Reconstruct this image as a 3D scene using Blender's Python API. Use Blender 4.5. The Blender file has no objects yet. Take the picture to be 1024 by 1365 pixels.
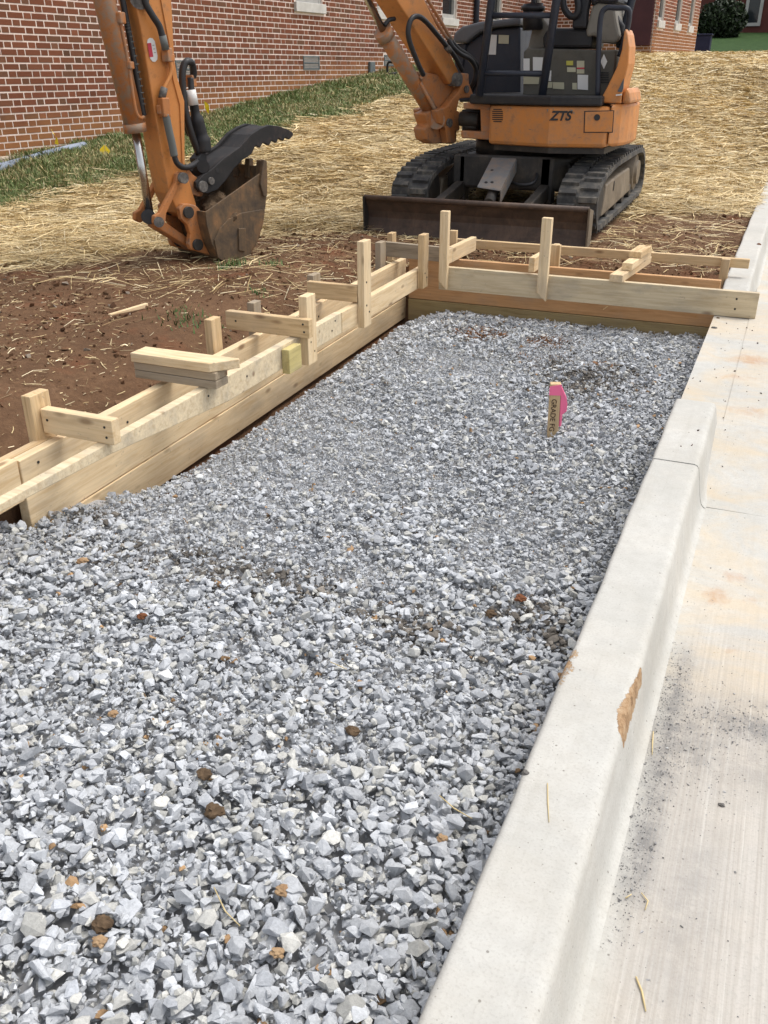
import bpy, bmesh, math, random
import numpy as np
from mathutils import Vector, Matrix
rng = np.random.default_rng(11)
random.seed(5)
SC = bpy.context.scene
COL = SC.collection
R = math.radians

# ------------------------------------------------------------------ camera
F, HY, VX, CAMH = 1190.0, 92.0, 1083.0, 1.15
PITCH = math.atan((682.5 - HY) / F)
_f = np.array([0, math.cos(PITCH), -math.sin(PITCH)]); _r = np.array([1.0, 0, 0]); _u = np.cross(_r, _f)
_d = (VX - 512) * _r + (682.5 - HY) * _u + F * _f
YAW = math.atan2(_d[0], _d[1])
_c, _s = math.cos(YAW), math.sin(YAW)
_Rz = np.array([[_c, -_s, 0], [_s, _c, 0], [0, 0, 1]])
FW, RT, UP = _Rz @ _f, _Rz @ _r, _Rz @ _u
CAM = np.array([0, 0, CAMH])
cd = bpy.data.cameras.new('camera'); cam = bpy.data.objects.new('camera', cd); COL.objects.link(cam)
cam.matrix_world = Matrix(((RT[0], UP[0], -FW[0], 0), (RT[1], UP[1], -FW[1], 0), (RT[2], UP[2], -FW[2], CAMH), (0, 0, 0, 1)))
cd.sensor_fit = 'VERTICAL'; cd.sensor_height = 24.0; cd.lens = 24.0 * F / 1365.0
cd.clip_start = 0.05; cd.clip_end = 500
SC.camera = cam
SC.render.resolution_x, SC.render.resolution_y = 768, 1024

# ------------------------------------------------------------------ sky, sun, exposure
W = bpy.data.worlds.new("World"); SC.world = W; W.use_nodes = True
wn = W.node_tree; wn.nodes.clear()
sky = wn.nodes.new('ShaderNodeTexSky'); sky.sky_type = 'NISHITA'; sky.sun_disc = False
SUN_EL, SUN_AZ = R(64), R(48)            # azimuth clockwise from +Y: light comes from the right
sky.sun_elevation = SUN_EL; sky.sun_rotation = SUN_AZ
sky.air_density = 1.0; sky.dust_density = 3.0; sky.ozone_density = 1.0
hs = wn.nodes.new('ShaderNodeHueSaturation'); hs.inputs['Saturation'].default_value = 0.28
bg = wn.nodes.new('ShaderNodeBackground'); bg.inputs['Strength'].default_value = 0.15
wo = wn.nodes.new('ShaderNodeOutputWorld')
wn.links.new(sky.outputs[0], hs.inputs['Color']); wn.links.new(hs.outputs[0], bg.inputs['Color']); wn.links.new(bg.outputs[0], wo.inputs[0])
sl = bpy.data.lights.new('sun', 'SUN'); sl.energy = 1.2; sl.angle = R(34); sl.color = (1.0, 0.96, 0.89)
sun = bpy.data.objects.new('sun', sl); COL.objects.link(sun)
_sd = Vector((math.sin(SUN_AZ) * math.cos(SUN_EL), math.cos(SUN_AZ) * math.cos(SUN_EL), math.sin(SUN_EL)))
sun.rotation_euler = _sd.to_track_quat('Z', 'Y').to_euler(); sun.location = (12, 0, 20)
vs = SC.view_settings
vs.view_transform = 'Standard'; vs.look = 'None'; vs.gamma = 1.0; vs.use_curve_mapping = False
vs.exposure = 0.68

# ------------------------------------------------------------------ photograph geometry -> world planes
def ray(x, y): return (x - 512) * RT + (682.5 - y) * UP + F * FW
def pZ(x, y, Z=0.0):
    r = ray(x, y); return CAM + r * (Z - CAMH) / r[2]
def pY(x, y, Y):
    r = ray(x, y); return CAM + r * Y / r[1]
def pX(x, y, X):
    r = ray(x, y); return CAM + r * X / r[0]
def pPlane(x, y, P, n):
    r = ray(x, y); return CAM + r * (np.dot(np.asarray(P) - CAM, n) / np.dot(r, n))
def proj(p):
    q = np.asarray(p, float) - CAM; z = q @ FW
    return 512 + F * (q @ RT) / z, 682.5 - F * (q @ UP) / z, z

# ------------------------------------------------------------------ objects
WM = {}
def attach(o, parent):
    """o.matrix_basis holds the wanted world matrix; parent without moving"""
    WM[o.name] = o.matrix_basis.copy()
    if parent is not None:
        o.parent = parent
        o.matrix_parent_inverse = WM[parent.name].inverted()
def tag(o, label=None, cat=None, group=None, kind=None):
    if label: o['label'] = label
    if cat: o['category'] = cat
    if group: o['group'] = group
    if kind: o['kind'] = kind
    return o
def empty(name, loc, label=None, cat=None, group=None, kind=None):
    o = bpy.data.objects.new(name, None); COL.objects.link(o)
    o.location = Vector(loc); o.empty_display_size = 0.1
    o.matrix_basis = Matrix.Translation(Vector(loc)); WM[o.name] = o.matrix_basis.copy()
    return tag(o, label, cat, group, kind)
def mkobj(name, me, mat, parent=None, mw=None):
    if mat is not None and not me.materials: me.materials.append(mat)
    o = bpy.data.objects.new(name, me); COL.objects.link(o)
    o.matrix_basis = mw if mw is not None else Matrix.Identity(4)
    attach(o, parent)
    return o
def bevel(o, w=0.006, seg=2, ang=40):
    m = o.modifiers.new('Bevel', 'BEVEL'); m.width = w; m.segments = seg; m.limit_method = 'ANGLE'; m.angle_limit = R(ang)
    return o

class MB:
    """collects shapes in world coordinates, builds ONE mesh object with its origin at the shape's base"""
    def __init__(s): s.v = []; s.f = []; s.sm = []
    def add(s, vs, fs, smooth=False):
        b = len(s.v); s.v += [tuple(map(float, p)) for p in vs]; s.f += [tuple(b + i for i in q) for q in fs]; s.sm += [smooth] * len(fs); return s
    def box(s, c, sx, sy, sz, rot=None):
        c = np.asarray(c, float); vs = []
        for i in (-1, 1):
            for j in (-1, 1):
                for k in (-1, 1):
                    p = np.array([i * sx / 2, j * sy / 2, k * sz / 2])
                    if rot is not None: p = rot @ p
                    vs.append(c + p)
        return s.add(vs, [(0, 1, 3, 2), (4, 6, 7, 5), (0, 4, 5, 1), (2, 3, 7, 6), (0, 2, 6, 4), (1, 5, 7, 3)])
    def prism(s, pts, vec):
        pts = [np.asarray(p, float) for p in pts]; vec = np.asarray(vec, float); n = len(pts)
        nn = np.zeros(3)
        for i in range(n): nn += np.cross(pts[i] - pts[0], pts[(i + 1) % n] - pts[0])
        if np.dot(nn, vec) > 0: pts = pts[::-1]
        fs = [tuple(range(n)), tuple(range(2 * n - 1, n - 1, -1))]
        for i in range(n):
            j = (i + 1) % n; fs.append((i, i + n, j + n, j))
        return s.add(pts + [p + vec for p in pts], fs)
    def tube(s, path, r, seg=10, caps=True, smooth=True):
        P = [np.asarray(p, float) for p in path]; n = len(P); vs = []; fs = []
        rr = r if hasattr(r, '__len__') else [r] * n
        prev = None
        for i in range(n):
            t = P[min(i + 1, n - 1)] - P[max(i - 1, 0)]; t /= (np.linalg.norm(t) + 1e-9)
            if prev is None:
                a = np.array([0, 0, 1.0]) if abs(t[2]) < 0.9 else np.array([1.0, 0, 0])
                u = np.cross(t, a)
            else: u = prev - t * np.dot(prev, t)
            u /= np.linalg.norm(u); prev = u; w = np.cross(t, u)
            for k in range(seg):
                a = 2 * math.pi * k / seg; vs.append(P[i] + rr[i] * (math.cos(a) * u + math.sin(a) * w))
        for i in range(n - 1):
            for k in range(seg):
                k2 = (k + 1) % seg; fs.append((i * seg + k, i * seg + k2, (i + 1) * seg + k2, (i + 1) * seg + k))
        s.add(vs, fs, smooth)
        if caps:
            b = len(s.v) - n * seg
            s.f += [tuple(b + k for k in range(seg))[::-1], tuple(b + (n - 1) * seg + k for k in range(seg))]; s.sm += [False, False]
        return s
    def cyl(s, a, b, r, seg=14, smooth=True): return s.tube([a, b], r, seg, True, smooth)
    def build(s, name, mat, parent=None, bev=None, label=None, origin=None):
        v = np.array(s.v)
        o0 = np.array([(v[:, 0].min() + v[:, 0].max()) / 2, (v[:, 1].min() + v[:, 1].max()) / 2, v[:, 2].min()]) if origin is None else np.asarray(origin, float)
        me = bpy.data.meshes.new(name); me.from_pydata([tuple(p - o0) for p in v], [], s.f); me.update()
        me.polygons.foreach_set('use_smooth', s.sm)
        o = mkobj(name, me, mat, parent, Matrix.Translation(Vector(o0)))
        if bev: bevel(o, bev)
        if label: o['label'] = label
        return o
def smooth_path(pts, n=6):
    P = [np.asarray(p, float) for p in pts]; out = []
    for i in range(len(P) - 1):
        p0, p1, p2, p3 = P[max(i - 1, 0)], P[i], P[i + 1], P[min(i + 2, len(P) - 1)]
        for k in range(n):
            t = k / n
            out.append(0.5 * ((2 * p1) + (-p0 + p2) * t + (2 * p0 - 5 * p1 + 4 * p2 - p3) * t * t + (-p0 + 3 * p1 - 3 * p2 + p3) * t ** 3))
    out.append(P[-1]); return out
def fast_mesh(name, V, Fc, cols=None):
    """V (n,3), Fc (m,k) -> mesh with an optional per-vertex colour attribute"""
    V = np.ascontiguousarray(V, np.float32); Fc = np.ascontiguousarray(Fc, np.int32)
    me = bpy.data.meshes.new(name); k = Fc.shape[1]
    me.vertices.add(len(V)); me.vertices.foreach_set('co', V.ravel())
    me.loops.add(Fc.size); me.loops.foreach_set('vertex_index', Fc.ravel())
    me.polygons.add(len(Fc)); me.polygons.foreach_set('loop_start', np.arange(0, Fc.size, k, dtype=np.int32))
    me.update(calc_edges=True); me.shade_flat()
    if cols is not None:
        at = me.attributes.new('Col', 'FLOAT_COLOR', 'POINT')
        c = np.ones((len(V), 4), np.float32); c[:, :3] = cols; at.data.foreach_set('color', c.ravel())
    return me

# ------------------------------------------------------------------ noise for geometry
_perm = rng.random((256, 256))
def vnoise(x, y):
    xi = np.floor(x).astype(int); yi = np.floor(y).astype(int); fx = x - xi; fy = y - yi
    fx = fx * fx * (3 - 2 * fx); fy = fy * fy * (3 - 2 * fy)
    g = lambda a, b: _perm[a & 255, b & 255]
    return (g(xi, yi) * (1 - fx) + g(xi + 1, yi) * fx) * (1 - fy) + (g(xi, yi + 1) * (1 - fx) + g(xi + 1, yi + 1) * fx) * fy
def fbm(x, y, o=4):
    t = 0; a = 0.5
    for i in range(o): t = t + a * (vnoise(x + 17.3 * i, y + 9.1 * i) - 0.5); x = x * 2.03; y = y * 2.03; a *= 0.5
    return t
def sstep(a, b, x):
    t = np.clip((x - a) / (b - a), 0, 1); return t * t * (3 - 2 * t)

# ------------------------------------------------------------------ materials
class Mat:
    def __init__(s, name, rough=0.7, metal=0.0, spec=0.5):
        s.m = bpy.data.materials.new(name); s.m.use_nodes = True; s.nt = s.m.node_tree
        s.b = s.nt.nodes['Principled BSDF']; s.b.inputs['Roughness'].default_value = rough; s.b.inputs['Metallic'].default_value = metal
        s.b.inputs['Specular IOR Level'].default_value = spec
        s._tc = None
    def n(s, t, **kw):
        x = s.nt.nodes.new(t)
        for k, v in kw.items(): setattr(x, k, v)
        return x
    def l(s, a, b): s.nt.links.new(a, b)
    def coord(s, kind='Object'):
        if kind == 'Position':
            return s.n('ShaderNodeNewGeometry').outputs['Position']
        if s._tc is None: s._tc = s.n('ShaderNodeTexCoord')
        return s._tc.outputs[kind]
    def mapping(s, co, scale=(1, 1, 1), rand=0.0):
        mp = s.n('ShaderNodeMapping'); mp.inputs['Scale'].default_value = scale; s.l(co, mp.inputs['Vector'])
        if rand:
            oi = s.n('ShaderNodeObjectInfo'); mu = s.n('ShaderNodeMath', operation='MULTIPLY'); mu.inputs[1].default_value = rand
            s.l(oi.outputs['Random'], mu.inputs[0]); cx = s.n('ShaderNodeCombineXYZ')
            for i in range(3): s.l(mu.outputs[0], cx.inputs[i])
            s.l(cx.outputs[0], mp.inputs['Location'])
        return mp.outputs[0]
    def noise(s, co, scale=5, detail=4, rough=0.55, dist=0.0):
        x = s.n('ShaderNodeTexNoise'); x.inputs['Scale'].default_value = scale; x.inputs['Detail'].default_value = detail
        x.inputs['Roughness'].default_value = rough; x.inputs['Distortion'].default_value = dist
        if co is not None: s.l(co, x.inputs['Vector'])
        return x.outputs['Fac']
    def voro(s, co, scale=5, feature='F1'):
        x = s.n('ShaderNodeTexVoronoi'); x.feature = feature; x.inputs['Scale'].default_value = scale; s.l(co, x.inputs['Vector']); return x.outputs['Distance']
    def ramp(s, fac, stops):
        x = s.n('ShaderNodeValToRGB'); e = x.color_ramp.elements
        while len(e) < len(stops): e.new(0.5)
        for i, (p, c) in enumerate(stops):
            e[i].position = p; e[i].color = (*c, 1) if hasattr(c, '__len__') else (c, c, c, 1)
        s.l(fac, x.inputs[0]); return x.outputs[0]
    def mix(s, fac, a, b, mode='MIX'):
        x = s.n('ShaderNodeMix', data_type='RGBA', blend_type=mode)
        if isinstance(fac, (int, float)): x.inputs[0].default_value = fac
        else: s.l(fac, x.inputs[0])
        for i, v in ((6, a), (7, b)):
            if hasattr(v, 'is_output'): s.l(v, x.inputs[i])
            else: x.inputs[i].default_value = (*v, 1)
        return x.outputs[2]
    def math(s, op, a, b=0.0):
        x = s.n('ShaderNodeMath', operation=op)
        for i, v in ((0, a), (1, b)):
            if hasattr(v, 'is_output'): s.l(v, x.inputs[i])
            else: x.inputs[i].default_value = v
        return x.outputs[0]
    def attr(s, name, out='Color'):
        x = s.n('ShaderNodeAttribute'); x.attribute_name = name; return x.outputs[out]
    def rnd(s): return s.n('ShaderNodeObjectInfo').outputs['Random']
    def bump(s, h, strength=0.3, dist=0.01):
        x = s.n('ShaderNodeBump'); x.inputs['Strength'].default_value = strength; x.inputs['Distance'].default_value = dist
        s.l(h, x.inputs['Height']); s.l(x.outputs[0], s.b.inputs['Normal']); return x
    def col(s, c):
        if hasattr(c, 'is_output'): s.l(c, s.b.inputs['Base Color'])
        else: s.b.inputs['Base Color'].default_value = (*c, 1)
        return s
    def rough(s, r): s.l(r, s.b.inputs['Roughness']); return s

def m_wood(name, a, b, grey=0.0):
    k = Mat(name, 0.72, spec=0.25); co = k.mapping(k.coord(), (2.2, 24, 24), 41.0)
    g = k.noise(co, 2.2, 6, 0.6, 0.5)
    c = k.ramp(g, [(0.32, b), (0.5, a), (0.68, tuple(min(1, v * 1.12) for v in a))])
    ring = k.noise(k.mapping(k.coord(), (0.7, 34, 34), 17.0), 3.0, 2, 0.5, 0.8)
    c = k.mix(k.math('MULTIPLY', k.ramp(ring, [(0.5, 0.0), (0.62, 1.0)]), 0.35), c, b)
    kn = k.voro(k.mapping(k.coord(), (4.2, 11, 11), 23.0), 1.0)
    kd = k.ramp(kn, [(0.07, 1.0), (0.17, 0.0)])
    c = k.mix(k.math('MULTIPLY', kd, 0.75), c, (0.16, 0.075, 0.03))
    st = k.noise(k.mapping(k.coord(), (2.0, 5, 5), 13.0), 1.6, 5, 0.6)
    gm = k.ramp(st, [(0.5, 0.0), (0.72, 1.0)])
    c = k.mix(k.math('MULTIPLY', gm, 0.35 + grey * 0.5), c, (0.30, 0.27, 0.23))
    c = k.mix(k.math('MULTIPLY', k.rnd(), 0.22), c, (0.52, 0.36, 0.20))
    sp = k.noise(k.mapping(k.coord(), (1, 1, 1), 31.0), 55, 3, 0.6); c = k.mix(k.ramp(sp, [(0.66, 0.0), (0.72, 0.5)]), c, (0.30, 0.24, 0.18))
    k.col(c); k.bump(k.noise(k.mapping(k.coord(), (2, 60, 60), 5.0), 3, 3), 0.25, 0.002)
    return k.m
WOOD = m_wood('pine_wood', (0.75, 0.585, 0.37), (0.64, 0.455, 0.25))
WOODT = m_wood('stud_wood', (0.64, 0.47, 0.27), (0.47, 0.31, 0.155))
WOODG = m_wood('weathered_wood', (0.33, 0.275, 0.205), (0.21, 0.17, 0.12), 0.8)
WOODS = m_wood('stained_form_wood', (0.60, 0.505, 0.345), (0.49, 0.385, 0.24), 0.7)
WOODS2 = m_wood('stained_taper_wood', (0.68, 0.565, 0.385), (0.56, 0.43, 0.27), 0.5)
WOODR = m_wood('reddish_form_wood', (0.55, 0.32, 0.16), (0.46, 0.25, 0.11))
WOODO = m_wood('treated_green_wood', (0.30, 0.245, 0.12), (0.20, 0.155, 0.07))
WOODY = m_wood('treated_yellow_wood', (0.56, 0.48, 0.20), (0.42, 0.35, 0.13))

def m_paint(name, c, dark, rust=0.25, rough=0.45):
    k = Mat(name, rough, spec=0.4); co = k.coord('Object')
    a = k.noise(co, 3.5, 6, 0.65); d = k.noise(co, 14, 6, 0.7)
    cc = k.mix(k.ramp(a, [(0.42, 0.0), (0.72, 0.55)]), c, tuple(v * 0.72 for v in c))
    cc = k.mix(k.math('MULTIPLY', k.ramp(d, [(0.56, 0.0), (0.68, 1.0)]), rust), cc, dark)
    fine = k.noise(co, 70, 3, 0.7)
    cc = k.mix(k.math('MULTIPLY', k.ramp(fine, [(0.6, 0.0), (0.75, 1.0)]), rust * 0.8), cc, dark)
    pt = k.n('ShaderNodeNewGeometry').outputs['Pointiness']; cc = k.mix(k.math('MULTIPLY', k.ramp(pt, [(0.53, 0.0), (0.60, 1.0)]), k.ramp(d, [(0.42, 0.0), (0.6, 1.3 * rust if rust > 0.3 else 0.0)])), cc, (0.30, 0.22, 0.16))
    dust = k.noise(co, 6, 5, 0.7); cc = k.mix(k.ramp(dust, [(0.45, 0.0), (0.75, 0.5 * rust)]), cc, (0.26, 0.19, 0.125))
    k.col(cc); k.rough(k.ramp(a, [(0.3, rough - 0.1), (0.7, rough + 0.25)])); k.bump(d, 0.08, 0.004); return k.m
ORANGE = m_paint('orange_machine_paint', (0.60, 0.235, 0.060), (0.15, 0.065, 0.03), 0.38, 0.42)
ORANGED = m_paint('worn_orange_paint', (0.47, 0.18, 0.055), (0.09, 0.04, 0.022), 0.85, 0.55)
NAVY = m_paint('navy_frame_paint', (0.026, 0.033, 0.05), (0.07, 0.06, 0.05), 0.10, 0.42)
BLACKP = m_paint('black_machine_paint', (0.018, 0.019, 0.022), (0.08, 0.065, 0.05), 0.16, 0.5)
HOODG = m_paint('grey_hood_plastic', (0.10, 0.11, 0.125), (0.2, 0.18, 0.15), 0.25, 0.5)
PANELG = m_paint('grey_panel_paint', (0.10, 0.095, 0.08), (0.05, 0.04, 0.03), 0.2, 0.6)
SEATG = m_paint('seat_grey_plastic', (0.22, 0.205, 0.175), (0.08, 0.07, 0.06), 0.2, 0.65)
VINYL = m_paint('black_vinyl', (0.015, 0.016, 0.02), (0.06, 0.055, 0.05), 0.06, 0.38)
GUARDG = m_paint('grey_guard_plate', (0.15, 0.155, 0.16), (0.10, 0.08, 0.06), 0.5, 0.5)
def m_rubber():
    k = Mat('track_rubber', 0.75, spec=0.3); co = k.coord('Position')
    a = k.noise(co, 9, 6, 0.65); c = k.ramp(a, [(0.32, (0.032, 0.032, 0.034)), (0.5, (0.065, 0.063, 0.06)), (0.7, (0.18, 0.16, 0.13))])
    k.col(c); k.bump(k.noise(co, 60, 4), 0.3, 0.004); return k.m
RUBBER = m_rubber()
def m_rust(name, a, b, c3, sc=6):
    k = Mat(name, 0.6, spec=0.4); co = k.coord('Object'); x = k.noise(co, sc, 8, 0.68, 0.3)
    c = k.ramp(x, [(0.32, a), (0.5, b), (0.68, c3)])
    s2 = k.noise(k.mapping(co, (22, 22, 1.5)), 2, 4); c = k.mix(k.math('MULTIPLY', k.ramp(s2, [(0.5, 0.0), (0.7, 1.0)]), 0.4), c, a)
    k.col(c); k.bump(x, 0.15, 0.006); return k.m
BLADEM = m_rust('blade_steel', (0.045, 0.030, 0.024), (0.080, 0.052, 0.038), (0.13, 0.082, 0.055))
BUCKM = m_rust('bucket_steel', (0.055, 0.042, 0.032), (0.13, 0.085, 0.048), (0.27, 0.14, 0.06), 7)
THUMBM = m_rust('thumb_steel', (0.012, 0.012, 0.013), (0.022, 0.02, 0.02), (0.06, 0.042, 0.035), 7)
FRAMEM = m_rust('track_frame_steel', (0.11, 0.085, 0.06), (0.19, 0.15, 0.105), (0.27, 0.22, 0.16), 4)
UNDERM = m_rust('undercarriage_steel', (0.018, 0.017, 0.016), (0.035, 0.031, 0.027), (0.085, 0.066, 0.05), 6)
PINM = m_rust('pin_steel', (0.05, 0.045, 0.04), (0.12, 0.11, 0.10), (0.24, 0.22, 0.19), 30)
def m_plain(name, c, rough=0.5, metal=0.0, var=0.15):
    k = Mat(name, rough, metal); x = k.noise(k.coord('Object'), 12, 4); k.col(k.mix(k.math('MULTIPLY', x, var * 2), c, tuple(v * 0.6 for v in c))); return k.m
CHROME = m_plain('chrome_rod', (0.55, 0.54, 0.52), 0.25, 1.0)
HOSE = m_plain('black_hose', (0.02, 0.02, 0.022), 0.5)
HOSEG = m_plain('scuffed_hose_sleeve', (0.15, 0.16, 0.15), 0.7, 0, 0.35)
WHITE = m_plain('white_label', (0.72, 0.72, 0.70), 0.5)
CREAM = m_plain('cream_label', (0.50, 0.48, 0.34), 0.5)
YELLOWL = m_plain('yellow_label', (0.52, 0.48, 0.08), 0.5)
REDL = m_plain('red_label', (0.50, 0.03, 0.06), 0.5)
BLACKL = m_plain('black_lettering', (0.015, 0.015, 0.017), 0.5)
FLAGY = m_plain('yellow_flag', (0.95, 0.68, 0.02), 0.6, 0, 0.05)
WIRE = m_plain('flag_wire', (0.25, 0.22, 0.18), 0.5)
PINK = m_plain('pink_marking_paint', (1.0, 0.19, 0.36), 0.6, 0, 0.08)
INK = m_plain('brown_ink', (0.045, 0.02, 0.012), 0.8)
def m_concrete():
    k = Mat('concrete', 0.85, spec=0.25); co = k.coord('Position')
    a = k.noise(co, 3.0, 6, 0.6); f = k.noise(co, 190, 3, 0.6); md = k.noise(co, 26, 6, 0.7)
    bm = k.attr('Broom', 'Fac')
    c = k.ramp(a, [(0.3, (0.455, 0.446, 0.412)), (0.7, (0.55, 0.54, 0.505))])
    c = k.mix(k.math('MULTIPLY', bm, 0.55), c, (0.49, 0.44, 0.39))
    c = k.mix(k.ramp(md, [(0.35, 0.32), (0.6, 0.0)]), c, (0.37, 0.355, 0.325))
    c = k.mix(k.math('MULTIPLY', k.ramp(f, [(0.52, 0.0), (0.7, 1.0)]), 0.4), c, (0.33, 0.31, 0.28))
    sk = k.noise(k.mapping(co, (45, 1.4, 20)), 1.0, 4, 0.6); c = k.mix(k.ramp(sk, [(0.55, 0.0), (0.75, 0.22)]), c, (0.36, 0.34, 0.30))
    pv = k.voro(co, 26); c = k.mix(k.math('MULTIPLY', k.ramp(pv, [(0.045, 1.0), (0.075, 0.0)]), 0.75), c, (0.17, 0.155, 0.135))
    sp = k.voro(co, 60); c = k.mix(k.math('MULTIPLY', k.ramp(sp, [(0.05, 1.0), (0.10, 0.0)]), 0.6), c, (0.16, 0.145, 0.125))
    # clay stains: a slow wash and sharp rusty smears where they lie in the photograph
    s1 = k.noise(k.mapping(co, (1.0, 1.6, 1.0)), 2.6, 6, 0.7, 0.6); s2 = k.noise(k.mapping(co, (1.6, 0.8, 1)), 13, 6, 0.75, 0.8)
    st = k.attr('Stain', 'Fac'); ru = k.attr('Rust', 'Fac')
    c = k.mix(k.math('MULTIPLY', k.math('MULTIPLY', k.ramp(s1, [(0.42, 0.0), (0.62, 1.0)]), st), 0.45), c, (0.60, 0.455, 0.27))
    msk = k.ramp(k.math('ADD', k.math('MULTIPLY', ru, 0.42), k.math('MULTIPLY', s2, 0.62)), [(0.50, 0.0), (0.80, 1.0)])
    c = k.mix(k.math('MULTIPLY', msk, k.ramp(ru, [(0.02, 0.0), (0.5, 0.6)])), c, (0.42, 0.20, 0.075))
    # grey stone dust
    du = k.attr('Dust', 'Fac'); d2 = k.noise(co, 24, 7, 0.78)
    c = k.mix(k.math('MULTIPLY', du, k.ramp(d2, [(0.36, 0.3), (0.58, 1.0)])), c, (0.20, 0.195, 0.19))
    # broom strokes along the gutter
    br = k.noise(k.mapping(co, (170, 1.6, 1)), 1.0, 4, 0.65)
    c = k.mix(k.math('MULTIPLY', k.math('MULTIPLY', bm, k.ramp(br, [(0.44, 0.0), (0.62, 1.0)])), 0.42), c, (0.34, 0.305, 0.265))
    c = k.mix(k.math('MULTIPLY', k.math('MULTIPLY', bm, k.ramp(br, [(0.30, 1.0), (0.40, 0.0)])), 0.35), c, (0.62, 0.60, 0.55))
    ch = k.attr('Chip', 'Fac'); cn = k.noise(co, 42, 6, 0.75); edge = k.ramp(k.math('ADD', ch, k.math('MULTIPLY', k.math('SUBTRACT', cn, 0.5), k.ramp(ch, [(0.0, 0.7), (0.15, 1.7)]))), [(0.42, 0.0), (0.5, 1.0)])
    chc = k.ramp(cn, [(0.35, (0.16, 0.095, 0.05)), (0.5, (0.33, 0.21, 0.115)), (0.68, (0.46, 0.34, 0.22))])
    c = k.mix(edge, c, chc)
    k.col(c)
    h = k.math('ADD', k.math('MULTIPLY', f, 0.6), k.math('MULTIPLY', k.math('MULTIPLY', br, bm), 1.5))
    h = k.math('ADD', h, k.math('MULTIPLY', md, 0.8))
    h = k.math('SUBTRACT', h, k.math('MULTIPLY', edge, 2.5))
    k.bump(h, 0.45, 0.0022); return k.m
CONC = m_concrete()
def clay(k, c):           # orange clay splashed on the foot of the wall
    sx = k.n('ShaderNodeSeparateXYZ'); k.l(k.coord('Position'), sx.inputs[0])
    z = k.math('SUBTRACT', sx.outputs[2], k.math('MULTIPLY', k.math('SUBTRACT', sx.outputs[1], 7.8), 0.085))
    z = k.math('ADD', z, k.math('MULTIPLY', k.noise(k.coord('Position'), 2.5, 5, 0.65), 0.5))
    return k.mix(k.ramp(z, [(0.72, 0.72), (1.1, 0.0)]), c, (0.34, 0.155, 0.06))
def m_vcol(name, rough=0.85, bump=0.0, bs=80, spec=0.3, trans=0.0):
    k = Mat(name, rough, spec=spec); c = k.attr('Col')
    if bump:
        n = k.noise(k.coord('Position'), bs, 5, 0.65); k.bump(n, bump, 0.004)
        c = k.mix(k.ramp(n, [(0.3, 0.45), (0.6, 0.0)]), c, (0.5, 0.5, 0.5), 'MULTIPLY')
    if name == 'brick_masonry': c = clay(k, c)
    k.col(c); return k.m
GRAVELM = m_vcol('crushed_limestone', 0.85, 0.5, 150)
STRAWM = m_vcol('straw', 0.65, 0, spec=0.4)
GRASSM = m_vcol('grass_blades', 0.6)
CLODM = m_vcol('soil_clods', 0.95, 0.6, 60, 0.1)
BRICKSTUFF = m_vcol('brick_masonry', 0.88, 0.25, 90, 0.2)
def m_brick():
    k = Mat('brick_single', 0.88, spec=0.2); r = k.rnd()
    c = k.ramp(r, [(0.0, BR_COL[0]), (0.35, BR_COL[1]), (0.65, BR_COL[2]), (0.88, BR_COL[3]), (1.0, BR_COL[4])])
    n = k.noise(k.coord('Position'), 90, 5, 0.65); c = k.mix(k.ramp(n, [(0.3, 0.45), (0.6, 0.0)]), c, (0.5, 0.5, 0.5), 'MULTIPLY')
    c = clay(k, c)
    k.col(c); k.bump(n, 0.25, 0.004); return k.m
BR_COL = [(0.180, 0.066, 0.036), (0.205, 0.074, 0.040), (0.225, 0.082, 0.044), (0.190, 0.085, 0.048), (0.160, 0.078, 0.046)]
BRICK1 = m_brick()
def m_noise2(name, a, b, sc, rough=0.9, bump=0.2, co='Position'):
    k = Mat(name, rough, spec=0.2); x = k.noise(k.coord(co), sc, 6, 0.6); k.col(k.ramp(x, [(0.3, a), (0.7, b)])); k.bump(x, bump, 0.004); return k.m
MORTAR = m_noise2('pale_mortar', (0.72, 0.59, 0.52), (0.85, 0.72, 0.64), 14)
STONE = m_noise2('limestone_sill', (0.52, 0.50, 0.46), (0.66, 0.64, 0.60), 8)
FRAMEW = m_noise2('window_frame_paint', (0.36, 0.35, 0.33), (0.46, 0.45, 0.42), 6)
VENTM = m_noise2('vent_metal', (0.10, 0.12, 0.125), (0.17, 0.19, 0.19), 20, 0.6)
DARKW = m_noise2('downspout_paint', (0.02, 0.024, 0.035), (0.03, 0.035, 0.048), 6, 0.5)
MAROON = m_noise2('maroon_panel', (0.055, 0.024, 0.03), (0.075, 0.032, 0.038), 3, 0.6)
FOOT = m_noise2('footing_concrete', (0.40, 0.32, 0.24), (0.54, 0.46, 0.36), 5)
PIPEB = m_noise2('blue_pipe_plastic', (0.20, 0.24, 0.31), (0.33, 0.37, 0.44), 9, 0.6)
BINM = m_noise2('navy_cabinet_paint', (0.012, 0.016, 0.045), (0.02, 0.024, 0.06), 5, 0.5)
FARBR = m_noise2('far_brick', (0.095, 0.033, 0.028), (0.125, 0.045, 0.036), 6)
LEAF = m_vcol('bush_leaves', 0.6)
GRAVBASE = m_noise2('gravel_bed', (0.32, 0.32, 0.325), (0.48, 0.48, 0.49), 60)
def m_glass():
    k = Mat('window_glass', 0.08); k.col((0.02, 0.024, 0.028)); k.b.inputs['Specular IOR Level'].default_value = 0.6; return k.m
GLASS = m_glass()
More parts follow.
